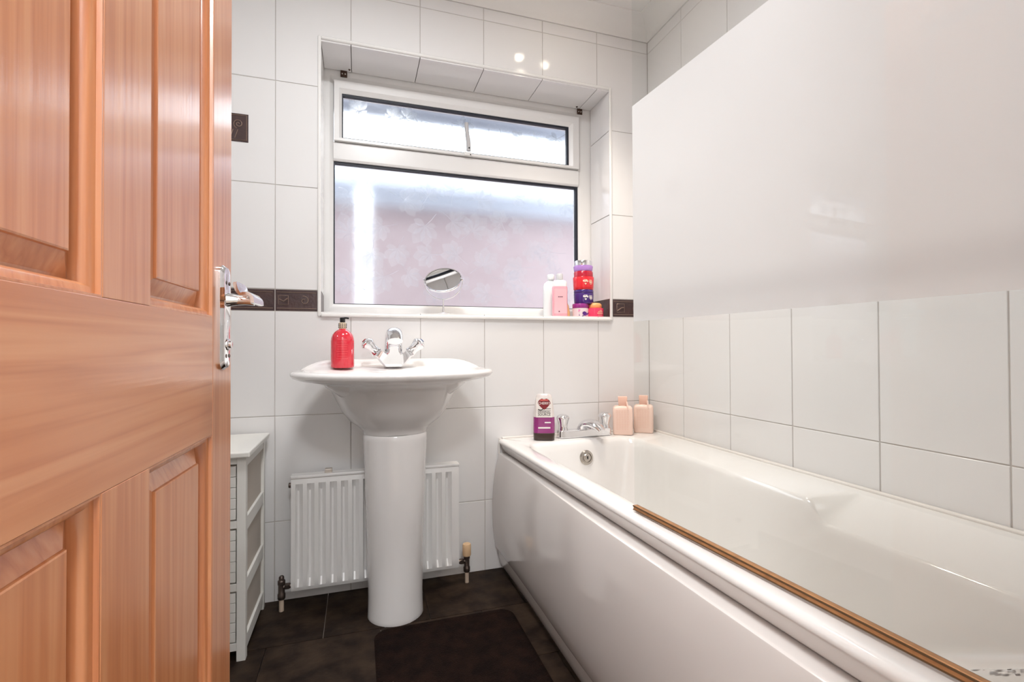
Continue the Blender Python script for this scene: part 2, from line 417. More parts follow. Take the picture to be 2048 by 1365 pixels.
# quarter-round trim round the opening
def qtrim(name, pts_from, label):
    return props(obj(name, pts_from, TRIMW, None, 50), label, 'trim', None, 'structure')
def qprof(s): return [(0, 0), (s, 0)]+[(s*math.cos(a), -s*.6*math.sin(a)) for a in [PI/8*k for k in range(1, 4)]]+[(0, -s*.6)]
tw_ = .011
b = BM(); box(b, WX0-tw_, WX0+.002, -.007, .006, WZ0-tw_, WZ1+tw_); trim1 = qtrim('trim_1', b, 'white edge trim down the left side of the window recess')
b = BM(); box(b, WX1-.002, WX1+tw_, -.007, .006, WZ0-tw_, WZ1+tw_); trim2 = qtrim('trim_2', b, 'white edge trim down the right side of the window recess')
b = BM(); box(b, WX0+.002, WX1-.002, -.007, .006, WZ1-.002, WZ1+tw_); trim3 = qtrim('trim_3', b, 'white edge trim along the top of the window recess')
b = BM(); box(b, WX0+.002, WX1-.002, -.012, .006, WZ0-tw_-.002, WZ0+.002); trim4 = qtrim('trim_4', b, 'white edge trim along the front of the window sill')
for o in (trim1, trim2, trim3, trim4):
    m_ = o.modifiers.new('bevel', 'BEVEL'); m_.width = .005; m_.segments = 3

# coving
def cove(n=8):
    s, hh = .095, .073
    return [(-.006, 0), (.004, 0), (.004, .008)]+[(.004+(s-.012)*(1-math.cos(a)), .008+(hh-.014)*math.sin(a)) for a in [PI/2*k/n for k in range(1, n+1)]]+[(s, hh-.006), (s, hh+.004), (-.006, hh+.004)]
cv = cove(); z0 = 2.457
b = BM(); loft(b, [[(XL, -d, z0+z) for d, z in cv], [(-d, -d, z0+z) for d, z in cv]])
props(obj('trim_5', b, PAINT, None, 40), 'white curved coving above the back wall tiles', 'coving', None, 'structure')
b = BM(); loft(b, [[(-d, -d, z0+z) for d, z in cv], [(-d, YN, z0+z) for d, z in cv]])
props(obj('trim_6', b, PAINT, None, 40), 'white curved coving above the right wall tiles', 'coving', None, 'structure')
b = BM(); loft(b, [[(XL+d, -.0, z0+z) for d, z in cv], [(XL+d, YN, z0+z) for d, z in cv]])
props(obj('trim_7', b, PAINT, None, 40), 'white curved coving above the left wall', 'coving', None, 'structure')

# floor tiles
RY = [0, -.305, -.610, -.915, -1.22, -1.525, YN-.12]
for r in range(6):
    off = [-1.105, -.92][r % 2]; x = off
    while x > XL: x -= .355
    while x < 0:
        a, c = max(x, XL), min(x+.355, 0)
        if c-a > .01:
            w, d = c-a-G*.8, RY[r]-RY[r+1]-G*.8
            link('tile', tile_mesh(w, d, STONE, 's'), floor, ((a+c)/2, (RY[r]+RY[r+1])/2, 0), (-PI/2, 0, 0)).rotation_euler = (-PI/2, 0, 0) if False else (PI/2, 0, 0)
        x += .355

# landing beyond the doorway (behind the camera)
b = BM(); box(b, -2.4, -.2, -3.25, -3.15, 0, 2.5); box(b, -2.5, -2.4, -3.25, YN-.12, 0, 2.5); box(b, -.2, -.1, -3.25, YN-.12, 0, 2.5)
props(obj('wall_landing', b, PAINT, None, 0), 'plain white walls of the landing outside the bathroom door', 'wall', None, 'structure')
props(obj('ceiling_landing', bx(-2.5, -.1, -3.25, YN-.12, 2.5, 2.56), PAINT, None, 0), 'white ceiling of the landing outside', 'ceiling', None, 'structure')
props(obj('floor_landing', bx(-2.5, -.1, -3.25, YN-.12, -.06, 0), mat('beige_carpet', (178, 162, 145), .95, bump=(300, .4)), None, 0), 'beige carpet of the landing outside', 'floor', None, 'structure')
b = BM()
for x0, x1 in ((-1.615, -1.585), (-.875, -.845)): box(b, x0, x1, YN-.125, YN+.004, 0, 2.02)
box(b, -1.585, -.875, YN-.125, YN+.004, 1.99, 2.02)
props(obj('trim_8', b, TRIMW, None, 0, bevel=.002), 'white door lining around the doorway', 'door frame', None, 'structure')

# ------------------------------------------------------------------ window
win = thing('window_1', 'white plastic framed window with a top vent and leaf patterned obscure glass', 'window', (0, 0, 0), kind='structure')
def ring_frame(x0, x1, z0, z1, ix0, ix1, iz0, iz1, y0, y1, ch=0.0):
    """rectangular frame prism; ch = chamfer depth toward the inner edge on the room side"""
    bm = BM()
    O = [(x0, z0), (x1, z0), (x1, z1), (x0, z1)]; I = [(ix0, iz0), (ix1, iz0), (ix1, iz1), (ix0, iz1)]
    rings = []
    for k in range(4):
        o, i = O[k], I[k]; mx = (o[0]*.35+i[0]*.65, o[1]*.35+i[1]*.65)
        rings.append([(o[0], y1, o[1]), (o[0], y0, o[1]), (mx[0], y0, mx[1]), (i[0], y0+ch, i[1]), (i[0], y1, i[1])])
    loft(bm, rings+[rings[0]], False, False); bmesh.ops.remove_doubles(bm, verts=bm.verts, dist=1e-6)
    return bm
LG = (-1.452, -.279, 1.162, 1.790); TG = (-1.417, -.330, 1.892, 2.088); SO = (-1.452, -.276, 1.872, 2.142)
b = ring_frame(WX0-.006, WX1+.006, WZ0-.006, WZ1+.006, SO[0], SO[1], LG[2], SO[3], .200, .268, .012)
obj('frame', b, UPVC, win, 30)
b = BM(); prism(b, [(.200, LG[3]+.008), (.206, LG[3]), (.268, LG[3]), (.268, SO[2]), (.206, SO[2]), (.200, SO[2]-.008)], 0, SO[0], SO[1])
obj('transom', b, UPVC, win, 30)
sash = obj('sash', ring_frame(SO[0]+.003, SO[1]-.003, SO[2]+.003, SO[3]-.003, TG[0], TG[1], TG[2], TG[3], .188, .25, .012), UPVC, win, 30)
g = .010
b = ring_frame(TG[0]-.002, TG[1]+.002, TG[2]-.002, TG[3]+.002, TG[0]+.005, TG[1]-g, TG[2]+.003, TG[3]-g, .203, .222); obj('gasket', b, GASKET, sash, 0)
b = ring_frame(LG[0]-.002, LG[1]+.002, LG[2]-.002, LG[3]+.002, LG[0]+.005, LG[1]-g, LG[2]+.003, LG[3]-g, .214, .232); obj('gasket', b, GASKET, win, 0)
pane_l = obj('lower_pane', bx(LG[0], LG[1], .226, .230, LG[2], LG[3]), PANE, win, 0)
pane_t = obj('vent_pane', bx(TG[0], TG[1], .214, .218, TG[2], TG[3]), PANE, sash, 0)
# palmate leaf motifs pressed in the glass
def leaf_mesh(film):
    bm = BM()
    for k, (ang, ln) in enumerate([(-1.9, .035), (-1.05, .055), (-.4, .068), (.25, .072), (.9, .062), (1.7, .042)]):
        d = Vector((math.sin(ang), 0, math.cos(ang))); s = Vector((d.z, 0, -d.x)); n = 7
        L_, M_, R_ = [], [], []
        for i in range(n+1):
            t = i/n; w = ln*.27*math.sin(PI*min(1, t**1.25))**.9*(1+.12*(i % 2))
            c = d*ln*t
            M_.append(c+Vector((0, -.0014, 0))); L_.append(c-s*w+Vector((0, -.0006, 0))); R_.append(c+s*w+Vector((0, -.0006, 0)))
        vs = [[bm.verts.new(p) for p in q] for q in (L_, M_, R_)]
        for a, c in ((0, 1), (1, 2)):
            for i in range(n): bm.faces.new((vs[a][i], vs[c][i], vs[c][i+1], vs[a][i+1]))
    tube(bm, [(0, -.001, 0), (-.012, -.001, -.025), (-.02, -.001, -.05)], .0012, 5)
    me = bpy.data.meshes.new('leaf_motif'); bm.to_mesh(me); bm.free(); me.materials.append(film)
    me.polygons.foreach_set('use_smooth', [True]*len(me.polygons)); me.set_sharp_from_angle(angle=.5)
    return me
LM = leaf_mesh(LEAFG); LMT = leaf_mesh(LEAFT)
def scatter(parent, R, y, n, rmin):
    pts = []; tries = 0
    while len(pts) < n and tries < 4000:
        tries += 1
        p = (R[0]+.06+(R[1]-R[0]-.12)*random.random()**(1.7 if R is LG else 1), random.uniform(R[2]+.05, R[3]-.05))
        if all((p[0]-q[0])**2+(p[1]-q[1])**2 > rmin**2 for q in pts): pts.append(p)
    for p in pts:
        o = link('leaf_motif', LM if R is LG else LMT, parent, (p[0], y, p[1]), (0, random.uniform(0, 6.28), 0)); s = random.uniform(1.0, 1.45) if R is LG else random.uniform(.8, 1.0); o.scale = (s, 1, s)
scatter(pane_l, LG, .2258, 40, .105)
scatter(pane_t, (TG[0], TG[1], TG[2]+.01, TG[3]-.01), .2138, 16, .068)
# casement stay
st = obj('stay_arm', tube(BM(), bezier([(-.855, .178, 1.893), (-.853, .172, 1.94), (-.868, .165, 1.97), (-.866, .172, 2.02)], 10), [.0105]*6+[.0095]*5, 8), mat('grey_white_stay', (196, 194, 194), .4), sash, 60)
obj('stay_bracket', bx(-.875, -.838, .176, .189, 1.872, 1.888), TRIMW, st, 0, bevel=.002)
obj('stay_screw', lathe(BM(), [(.0035, 0), (.0035, .004)], 10), BLACK, st, 60, loc=(-.8545, .168, 1.903), rot=(PI/2, 0, 0))
obj('stay_screw', lathe(BM(), [(.003, 0), (.003, .002)], 10), BLACK, st, 60, loc=(-.846, .1762, 1.876), rot=(PI/2, 0, 0))

# blind brackets on the frame head
def bracket(x, label, flip):
    t = thing('blind_bracket', label, 'bracket', (x, .192, 2.178), 0, 'old blind brackets on the window head')
    b = BM(); box(b, -.014, .014, -.001, .004, -.021, .012); box(b, -.02*flip-.012, -.02*flip+.02, -.03, .004, .010, .015)
    obj('plate', b, BRONZE, t, 0, bevel=.001)
    b = BM(); tube(b, [(-.03*flip, -.03, .022), (-.01*flip, -.028, .016), (.018*flip, -.02, .014), (.026*flip, -.015, .004)], .0042, 7)
    obj('clip', b, BRONZE, t, 60)
    for s in (-1, 1): obj('screw', lathe(BM(), [(.004, 0), (.003, .002)], 10), DULLCHROME, t, 60, loc=(s*.006, -.001, -.008), rot=(PI/2, 0, 0))
bracket(-1.409, 'small brown blind bracket above the left end of the window', 1)
bracket(-.272, 'small brown blind bracket above the right end of the window', -1)

# outside: neighbour's house, pipe, own eaves
BRICK = bpy.data.materials.new('neighbour_brick'); BRICK.use_nodes = True; nt = BRICK.node_tree
bt = nt.nodes.new('ShaderNodeTexBrick'); tc = nt.nodes.new('ShaderNodeTexCoord'); mp = nt.nodes.new('ShaderNodeMapping'); mp.inputs['Rotation'].default_value = (PI/2, 0, 0)
bt.inputs['Scale'].default_value = 4.5; bt.inputs['Color1'].default_value = lin(160, 142, 143); bt.inputs['Color2'].default_value = lin(151, 131, 132); bt.inputs['Mortar'].default_value = lin(178, 166, 166)
nt.links.new(tc.outputs['Object'], mp.inputs[0]); nt.links.new(mp.outputs[0], bt.inputs['Vector']); nt.links.new(bt.outputs['Color'], nt.nodes['Principled BSDF'].inputs['Base Color']); nt.nodes['Principled BSDF'].inputs['Roughness'].default_value = .9
nb = thing('neighbour_house', 'blurred pinkish brick house seen through the obscure glass', 'building', (0, 1.6, 0))
obj('wall', bx(-5, 4, 0, .3, -2.5, 2.0), BRICK, nb, 0)
obj('fascia', bx(-5, 4, -.14, .3, 2.0, 2.16), mat('grey_fascia', (168, 172, 182), .6), nb, 0)
obj('gutter', tube(BM(), [(-5, -.19, 2.13), (4, -.19, 2.13)], .055, 12), mat('pale_gutter', (196, 202, 214), .5), nb, 60)
b = BM(); prism(b, [(-.2, 2.16), (2.6, 3.3), (2.6, 3.2), (-.15, 2.1)], 0, -5, 4); obj('roof', b, mat('pale_roof', (150, 154, 164), .8), nb, 0)
dp = thing('downpipe', 'white plastic downpipe showing as a bright stripe through the glass', 'pipe', (-1.315, .95, 0))
b = BM(); tube(b, [(0, 0, -2.4), (0, 0, 1.70), (0, .05, 1.78), (0, .42, 2.02)], .05, 14); obj('pipe', b, mat('white_downpipe', (250, 250, 252), .4), dp, 60)
obj('pipe_clip', bx(-.062, .062, -.055, .055, 1.5, 1.53), mat('white_downpipe', (250, 250, 252), .4), dp, 0)
b = BM(); box(b, -2.6, .6, .30, .62, 2.242, 2.27); box(b, -2.6, .6, .60, .63, 2.200, 2.31)
props(obj('trim_9', b, mat('grey_eaves', (190, 196, 208), .6), None, 0), 'grey eaves board just outside the top of the window', 'eaves', None, 'structure')
props(obj('ground', bx(-6, 5, .3, 8, -2.6, -2.5), mat('outside_paving', (150, 146, 140), .9), None, 0), 'paved side passage outside the window', 'ground', None, 'structure')

# ------------------------------------------------------------------ ceiling spotlight and added fill domes
def emit_mat(name, col, strength):
    m = bpy.data.materials.new(name); m.use_nodes = True; nt = m.node_tree; nt.nodes.clear()
    e = nt.nodes.new('ShaderNodeEmission'); o = nt.nodes.new('ShaderNodeOutputMaterial'); e.inputs[0].default_value = (*col, 1); e.inputs[1].default_value = strength
    nt.links.new(e.outputs[0], o.inputs[0]); m.cycles.emission_sampling = 'NONE'; return m
def lamp(parent, kind, loc, watts, col, size, angle=None, rot=(0, 0, 0)):
    d = bpy.data.lights.new('lamp_light', kind); d.energy = watts; d.color = col
    if kind == 'AREA': d.shape = 'DISK'; d.size = size
    else: d.shadow_soft_size = size
    if angle: d.spot_size = angle; d.spot_blend = 1.0
    o = bpy.data.objects.new('lamp_light', d); COL.objects.link(o); o.parent = parent; o.location = loc; o.rotation_euler = rot
def spot_lamp(loc):
    t = thing('ceiling_spotlight', 'three headed chrome ceiling spotlight above the tap end of the bath', 'ceiling lamp', loc)
    obj('ceiling_plate', lathe(BM(), [(.06, -.018), (.062, -.014), (.062, 0)], 28), CHROME, t, 40)
    E = emit_mat('warm_bulb_glow', (1, .86, .68), 25)
    for k in range(3):
        a = 2*PI*k/3+.35; dx, dy = math.cos(a), math.sin(a); c = (dx*.09, dy*.09, -.075)
        obj('arm', tube(BM(), [(dx*.03, dy*.03, -.012), (dx*.06, dy*.06, -.022), (dx*.09, dy*.09, -.036)], .006, 8), CHROME, t, 60)
        hd = obj('lamp_head', lathe(BM(), [(.012, .042), (.026, .034), (.030, .012), (.030, .010), (.024, .012), (.01, .03)], 20, c, cap1=False), CHROME, t, 40)
        obj('bulb', lathe(BM(), [(.001, -.002), (.014, -.002), (.020, .003), (.022, .012)], 16, c, cap1=False), E, hd, 60)
        lamp(t, 'SPOT', (c[0], c[1], c[2]-.026), SPOT_W, (1, .90, .78), .02, math.radians(96))
spot_lamp((-.49, -.36, ZC))
def fill_dome(label, loc, watts, r, col):  # added fill fitting: glowing diffuser plus an area light
    t = thing('added_fill_dome', label, 'ceiling lamp', loc)
    obj('base_ring', lathe(BM(), [(r+.012, -.03), (r+.014, -.026), (r+.014, 0)], 36), TRIMW, t, 40)
    obj('diffuser', lathe(BM(), [(r*math.cos(a), -.03-.25*r*math.sin(a)) for a in [PI/2*k/8 for k in range(9)]], 36, cap0=False), emit_mat('added_fill_glow', col, 3.0), t, 60)
    lamp(t, 'AREA', (0, 0, -.034-.25*r), watts, col, 2*r)
fill_dome('added round fill lamp on the unseen middle of the bathroom ceiling', (-1.25, -1.0, ZC), ROOM_FILL_W, .16, (.96, .98, 1))  # added out of view to brighten the whole room
fill_dome('added round fill lamp on the unseen landing ceiling', (-1.3, -2.65, 2.5), LANDING_FILL_W, .20, (.96, .98, 1))  # added behind the camera for frontal fill through the doorway

# ------------------------------------------------------------------ bath
bath = thing('bathtub', 'white acrylic bath with a bowed front panel along the right wall', 'bath', (0, 0, 0))
BL = 1.815
def W_(y): return (.765-.031*(-y))/.765
def bath_ring(x0, x1, y0, y1, r, z, fn=None):
    out = []
    for x, y in rrect(x0, x1, y0, y1, r, 8, 64):
        q = (x, y, z)
        if fn: q = fn(x, y, z)
        out.append((q[0]*W_(q[1]), q[1], q[2]))
    return out
def ledge(x, y, z):
    """right-hand ledge: flat shelf toward the taps, dropped arm rest beyond the step"""
    if x > -.3 and -1.66 < y < -.2:
        drop = ss(-1.05, -1.064, y)*ss(-1.66, -1.5, y)
        dz = -.052*drop - .006
        dx = -.03*ss(-.3, -1.0, y)
        return (x+dx, y, z+dz)
    return (x, y, z)
def inner(ins, z, back_ins, r):
    def fn(x, y, zz):
        p = ledge(x, y, zz)
        return (p[0], p[1], zz + (p[2]-zz)*max(0, 1-ins/.08))
    return bath_ring(-.700+ins, -.165-ins, -BL+.10+back_ins, -.135-ins, r, z, fn)
rings = [bath_ring(-.725, -.004, -BL, -.004, .004, .511), bath_ring(-.737, -.004, -BL, -.004, .004, .5115),
         bath_ring(-.7395, -.004, -BL, -.004, .004, .513), bath_ring(-.741, -.004, -BL, -.004, .004, .516), bath_ring(-.7622, -.004, -BL, -.004, .004, .5495), bath_ring(-.7646, -.004, -BL, -.004, .004, .5535), bath_ring(-.765, -.004, -BL, -.004, .004, .557), bath_ring(-.7635, -.004, -BL, -.004, .004, .563), bath_ring(-.758, -.004, -BL, -.004, .004, .568),
         bath_ring(-.748, -.004, -BL, -.004, .004, .570), bath_ring(-.712, -.050, -BL+.06, -.10, .05, .570), bath_ring(-.707, -.058, -BL+.07, -.108, .055, .569),
         inner(0, .568, 0, .07), inner(.006, .564, .006, .075), inner(.013, .552, .014, .08), inner(.018, .530, .05, .085),
         inner(.030, .465, .15, .09), inner(.040, .40, .25, .10), inner(.052, .33, .35, .11), inner(.064, .27, .43, .12), inner(.085, .21, .52, .13), inner(.12, .180, .60, .13), inner(.17, .172, .68, .09)]
obj('tub', loft(BM(), rings, False, True), ACRYLIC, bath, 50)
prof = [(-.735, .5095), (-.757, .5085), (-.7615, .508), (-.7645, .5065), (-.766, .503), (-.772, .475), (-.781, .436), (-.790, .371), (-.794, .307), (-.7945, .25), (-.793, .198), (-.788, .145), (-.781, .106), (-.777, .098),
        (-.770, .094), (-.767, .06), (-.758, .03), (-.744, .001), (-.70, .001), (-.70, .506)]
b = BM(); loft(b, [[(x*W_(y)-(.017*ss(-.15, -.9, y) if x < -.736 else 0), y, z) for x, z in prof] for y in [-.004-(BL-.01)*k/20 for k in range(21)]])
obj('front_panel', b, PANELM, bath, 28)
b = BM(); tube(b, [(-.75, -.008, .572), (-.008, -.008, .572), (-.008, -BL+.01, .572)], .0065, 8); tube(b, [(-.760, -.007, .572), (-.764, -.007, .54), (-.764, -.007, .506)], .005, 7)
obj('sealant', b, mat('white_silicone', (232, 226, 220), .4), bath, 60)
# overflow
ov = obj('overflow', lathe(BM(), [(.031, 0), (.031, .004), (.026, .010), (.020, .0105), (.019, .006), (.018, .006)], 30), DULLCHROME, bath, 35, loc=(-.420, -.1585, .497), rot=(PI/2-.16, 0, 0))
obj('overflow_cap', lathe(BM(), [(.017, .004), (.017, .011), (.014, .0135), (.004, .014)], 26), DULLCHROME, ov, 35)
obj('overflow_slot', bx(-.003, .003, -.006, .006, .0138, .0148), BLACK, ov, 0)
# mixer tap on the bath deck
bt_ = obj('mixer_tap', prism(BM(), [(x, y) for x, y in rrect(-.128, .128, -.024, .024, .016, 5, 3)], 2, 0, .034), CHROME, bath, 40, bevel=.004, loc=(-.387, -.074, .571), rot=(0, 0, .02))
sp = [(0, .004, .028), (.002, -.004, .062), (.012, -.035, .074), (.026, -.075, .060), (.032, -.098, .036)]
b = BM(); P = bezier(sp, 14); rings = []
for i, p in enumerate(P):
    t = i/14; rx = .038*(1-t)+.018*t+.01*math.sin(PI*t); rz = .024*(1-t)+.013*t
    tan = (P[min(i+1, 14)]-P[max(i-1, 0)]).normalized(); side = tan.cross(Vector((0, 0, 1)));
    side = side.normalized() if side.length > .2 else Vector((-1, 0, 0)); up = side.cross(tan).normalized()
    rings.append([p+side*rx*math.cos(2*PI*k/20)+up*rz*math.sin(2*PI*k/20) for k in range(20)])
obj('spout', loft(b, rings), CHROME, bt_, 50)
for s in (-1, 1):
    hb = obj('handle', lathe(BM(), [(.021, .030), (.021, .040), (.019, .046), (.0205, .060), (.026, .078), (.029, .086), (.029, .089), (.024, .097), (.014, .102), (.001, .104)], 26, (s*.104, 0, 0)), CHROME, bt_, 35)
obj('waste_hole', lathe(BM(), [(.012, 0), (.012, .002)], 16), BLACK, bath, 60, loc=(-.387+.034*1, -.174, .604)) if False else None
# anti-slip rings printed in the tub: placed on the back-rest slope
PRINT = mat('grey_print', (120, 116, 118), .5)

# ------------------------------------------------------------------ shower screen
A = Vector((-.705, -.998)); Bv = Vector((-.652, -BL)); D = (Bv-A); LEN = D.length; ang = math.atan2(D.y, D.x)
scr = thing('shower_screen', 'hinged glass bath screen with a wide frosted band and brass bottom seal', 'shower screen', (A.x, A.y, .574), ang)
def pane(z0, z1, ends):
    bm = BM(); t = .003
    f = [[(0, -t, z0), (LEN, -t, z0), (LEN, -t, z1), (0, -t, z1)], [(0, t, z0), (0, t, z1), (LEN, t, z1), (LEN, t, z0)], [(0, -t, z0), (0, -t, z1), (0, t, z1), (0, t, z0)]]
    if 'b' in ends: f.append([(0, -t, z0), (0, t, z0), (LEN, t, z0), (LEN, -t, z0)])
    if 't' in ends: f.append([(0, -t, z1), (LEN, -t, z1), (LEN, t, z1), (0, t, z1)])
    for q in f: bm.faces.new([bm.verts.new(p) for p in q])
    bmesh.ops.remove_doubles(bm, verts=bm.verts, dist=1e-6)
    return bm
obj('lower_clear_glass', pane(.008, .459, 'b'), CLEAR, scr, 0)
fb = obj('frosted_band', pane(.459, .988, ''), CLEAR, scr, 0); fb['label'] = 'wide frosted band of the glass'
fb.data.materials.append(FROST)
for p in fb.data.polygons:
    if abs(p.normal.y) > .9 and p.center.y < 0: p.material_index = 1   # etched on one side only
obj('upper_clear_glass', pane(.988, 1.40, 't'), CLEAR, scr, 0)
sl = obj('bottom_seal', bx(-.002, LEN, -.006, .006, .000, .0125), BRASS, scr, 0, bevel=.002)
sl['label'] = 'aged brass coloured seal strip'
obj('seal_groove', bx(-.0025, LEN, -.0066, .0066, .0088, .0118), DARKBRASS, sl, 0)
obj('seal_groove', bx(-.0025, LEN, -.0066, .0066, .0008, .0030), DARKBRASS, sl, 0)
obj('wall_channel', bx(LEN-.03, LEN+.004, -.014, .014, .0, 1.42), mat('white_channel', (235, 235, 232), .3), scr, 0, bevel=.002)

# ------------------------------------------------------------------ pedestal basin
bs = thing('pedestal_basin', 'white ceramic washbasin with an oval rim on a tall pedestal', 'washbasin', (-1.218, 0, 0))
NB = 72
def dring(a, yf, yb, z, e=2.0, raise_=0):
    out = []; yc = yf+(yb-yf)*.52
    for k in range(NB):
        t = 2*PI*k/NB; c, s = math.cos(t), math.sin(t)
        ee = 2/(2.0 if s < 0 else e)
        x = a*math.copysign(abs(c)**(2/2.0 if s < 0 else 2/ (1+e/2)), c); y = yc+((yc-yf) if s < 0 else (yb-yc))*math.copysign(abs(s)**ee, s)
        out.append((x, y, z+raise_*ss(-.19, -.06, y)))
    return out
R_ = [dring(.112, -.300, -.12, .661), dring(.114, -.303, -.115, .666), dring(.119, -.306, -.11, .676), dring(.136, -.322, -.08, .690), dring(.162, -.346, -.055, .710), dring(.186, -.375, -.04, .742, 2.3), dring(.207, -.408, -.02, .785, 2.5),
      dring(.224, -.440, -.01, .822, 2.6), dring(.240, -.460, -.006, .842, 2.6, .004), dring(.285, -.488, -.006, .853, 2.5, .010), dring(.325, -.512, -.006, .861, 2.4, .018), dring(.3425, -.524, -.006, .869, 2.4, .024), dring(.349, -.530, -.006, .878, 2.4, .028),
      dring(.3485, -.530, -.006, .885, 2.4, .03), dring(.342, -.524, -.008, .891, 2.4, .032), dring(.332, -.515, -.014, .893, 2.4, .032), dring(.318, -.500, -.024, .892, 2.4, .024), dring(.300, -.484, -.05, .889, 2.4, .008),
      dring(.272, -.465, -.165, .884, 2.2), dring(.258, -.452, -.182, .872, 2), dring(.235, -.43, -.20, .84, 2), dring(.19, -.39, -.22, .805, 2), dring(.12, -.35, -.25, .785, 2), dring(.03, -.31, -.28, .780, 2)]
obj('basin', loft(BM(), R_), CERAMIC, bs, 60)
PR = [dring(.098, -.311, -.118, .0), dring(.100, -.314, -.118, .006), dring(.098, -.314, -.118, .02), dring(.097, -.310, -.118, .08), dring(.100, -.306, -.118, .25), dring(.105, -.304, -.118, .42), dring(.110, -.303, -.118, .56), dring(.114, -.303, -.118, .64), dring(.1135, -.303, -.118, .656), dring(.110, -.300, -.12, .660)]
obj('pedestal', loft(BM(), PR), CERAMIC, bs, 45)
obj('waste', lathe(BM(), [(.028, .779), (.028, .783), (.022, .785), (.018, .783), (.001, .7835)], 24, (0, -.296, 0)), CHROME, bs, 40)
# mono mixer tap
BZ = .9185
tz = BZ-.021
V = [(-.034, 0), (.034, 0), (.050, .016), (.076, .046), (.056, .068), (.030, .050), (.022, .062), (.018, .088), (-.018, .088), (-.022, .062), (-.030, .050), (-.056, .068), (-.076, .046), (-.050, .016)]
tp = obj('mixer_tap', loft(BM(), [[(x*k, -.105+y, tz+max(0, z*k2)) for x, z in V] for y, k, k2 in ((.026, .96, .96), (.020, 1, 1), (-.018, 1, 1), (-.027, .93, .95), (-.031, .80, .88))]), CHROME, bs, 30)
sp = bezier([(0, -.100, BZ+.03), (0, -.098, BZ+.085), (0, -.115, BZ+.128), (0, -.165, BZ+.118), (0, -.200, BZ+.075)], 14); rings = []
for i, p in enumerate(sp):
    t = i/14; rx = .034*(1-t)+.028*t; rz = .026*(1-t)+.018*t
    tan = (sp[min(i+1, 14)]-sp[max(i-1, 0)]).normalized(); side = Vector((1, 0, 0)); up = side.cross(tan).normalized()
    rings.append([p+side*rx*math.cos(2*PI*k/20)+up*rz*math.sin(2*PI*k/20) for k in range(20)])
obj('spout', loft(BM(), rings), CHROME, tp, 50)
for s, nm in ((-1, 'hot'), (1, 'cold')):
    hd = obj('handle', lathe(BM(), [(.020, 0), (.021, .004), (.019, .008), (.018, .024), (.022, .040), (.0265, .050), (.0265, .054), (.022, .0585), (.0225, .061), (.015, .067), (.002, .070)], 24), CHROME, tp, 35, loc=(s*.060, -.107, tz+.052), rot=(0, s*.80, 0))
    obj('indicator', lathe(BM(), [(.010, .0685), (.008, .0712), (.001, .0718)], 16), mat('hot_red', (150, 40, 40), .25) if s < 0 else mat('cold_blue', (90, 110, 150), .25), hd, 50)

# ------------------------------------------------------------------ soap pump bottle
sb = thing('soap_dispenser', 'red soap pump bottle with a black top on the basin rim', 'soap bottle', (-1.404, -.135, .896))
obj('bottle', lathe(BM(), [(.036, 0), (.0405, .003), (.0415, .008), (.0415, .098), (.040, .110), (.036, .122), (.029, .132), (.020, .139), (.013, .143), (.012, .146)], 36), mat('red_soap', (214, 40, 58), .12, coat=.7), sb, 40)
nk = obj('pump_collar', lathe(BM(), [(.0125, .1445), (.0135, .146), (.0135, .166), (.011, .168)], 24), mat('clear_pump_plastic', (226, 206, 180), .2), sb, 40)
b = BM()
for z in (.150, .156, .162):
    for k in range(12): a = 2*PI*k/12; lathe(b, [(.0016, -.0016), (.0016, .0016)], 6, (.0135*math.cos(a), .0135*math.sin(a), z))
obj('collar_ribs', b, BLACK, nk, 0)
ph = obj('pump_head', lathe(BM(), [(.0085, .166), (.0085, .168), (.0095, .170), (.0095, .184), (.010, .1855), (.006, .187)], 20), BLACK, sb, 40)
obj('nozzle', tube(BM(), [(0, 0, .185), (.014, -.004, .185), (.022, -.006, .1835)], .0035, 8), BLACK, ph, 50)
obj('label_lines', None, None) if False else None
b = BM()
for k in range(9): 
    z = .035+k*.0085; w = .5 if k % 3 else .62
    loft(b, [[(.0418*math.sin(w*(i/6-.5)*2*.8), -.0418*math.cos(w*(i/6-.5)*2*.8), z+q) for q in (0, .0012)] for i in range(7)], False, False, closed=False)
obj('label_print', b, mat('pale_red_print', (236, 96, 100), .4), sb, 0)

# ------------------------------------------------------------------ radiator
rd = thing('radiator', 'small white fluted panel radiator behind the basin pedestal', 'radiator', (0, 0, 0))
X0, X1, Z0, Z1, YF, YB = -1.582, -.962, .082, .494, -.108, -.062
nf = 15; pitch = (X1-X0-.03)/nf
def flute_rows():
    prof = []      # (x, depth) across
    prof.append((X0, 0)); 
    for k in range(nf):
        a = X0+.015+k*pitch
        prof += [(a+pitch*.0, 0.0), (a+pitch*.14, .016), (a+pitch*.30, .016), (a+pitch*.64, 0.0)]
    prof.append((X1, 0))
    return prof
pr = flute_rows(); rows = [(Z0, .0, 1), (Z0+.014, 0, 0), (Z0+.038, 1, 0), (Z1-.05, 1, 0), (Z1-.022, 0, 0), (Z1, 0, 1)]
b = BM(); vs = []
for z, k, e in rows: vs.append([b.verts.new((x, YF+d*k+(.006 if e else 0), z)) for x, d in pr])
for a, c in zip(vs, vs[1:]):
    for i in range(len(pr)-1): b.faces.new((a[i], a[i+1], c[i+1], c[i]))
back_v = [[b.verts.new((x, YB, z)) for x in (X0, X1)] for z in (Z0, Z1)]
b.faces.new([vs[0][i] for i in range(len(pr))]+[back_v[0][1], back_v[0][0]]); b.faces.new([vs[-1][i] for i in range(len(pr))]+[back_v[1][1], back_v[1][0]])
b.faces.new([r[0] for r in vs]+[back_v[1][0], back_v[0][0]]); b.faces.new([r[-1] for r in vs]+[back_v[1][1], back_v[0][1]]); b.faces.new([back_v[0][0], back_v[0][1], back_v[1][1], back_v[1][0]])
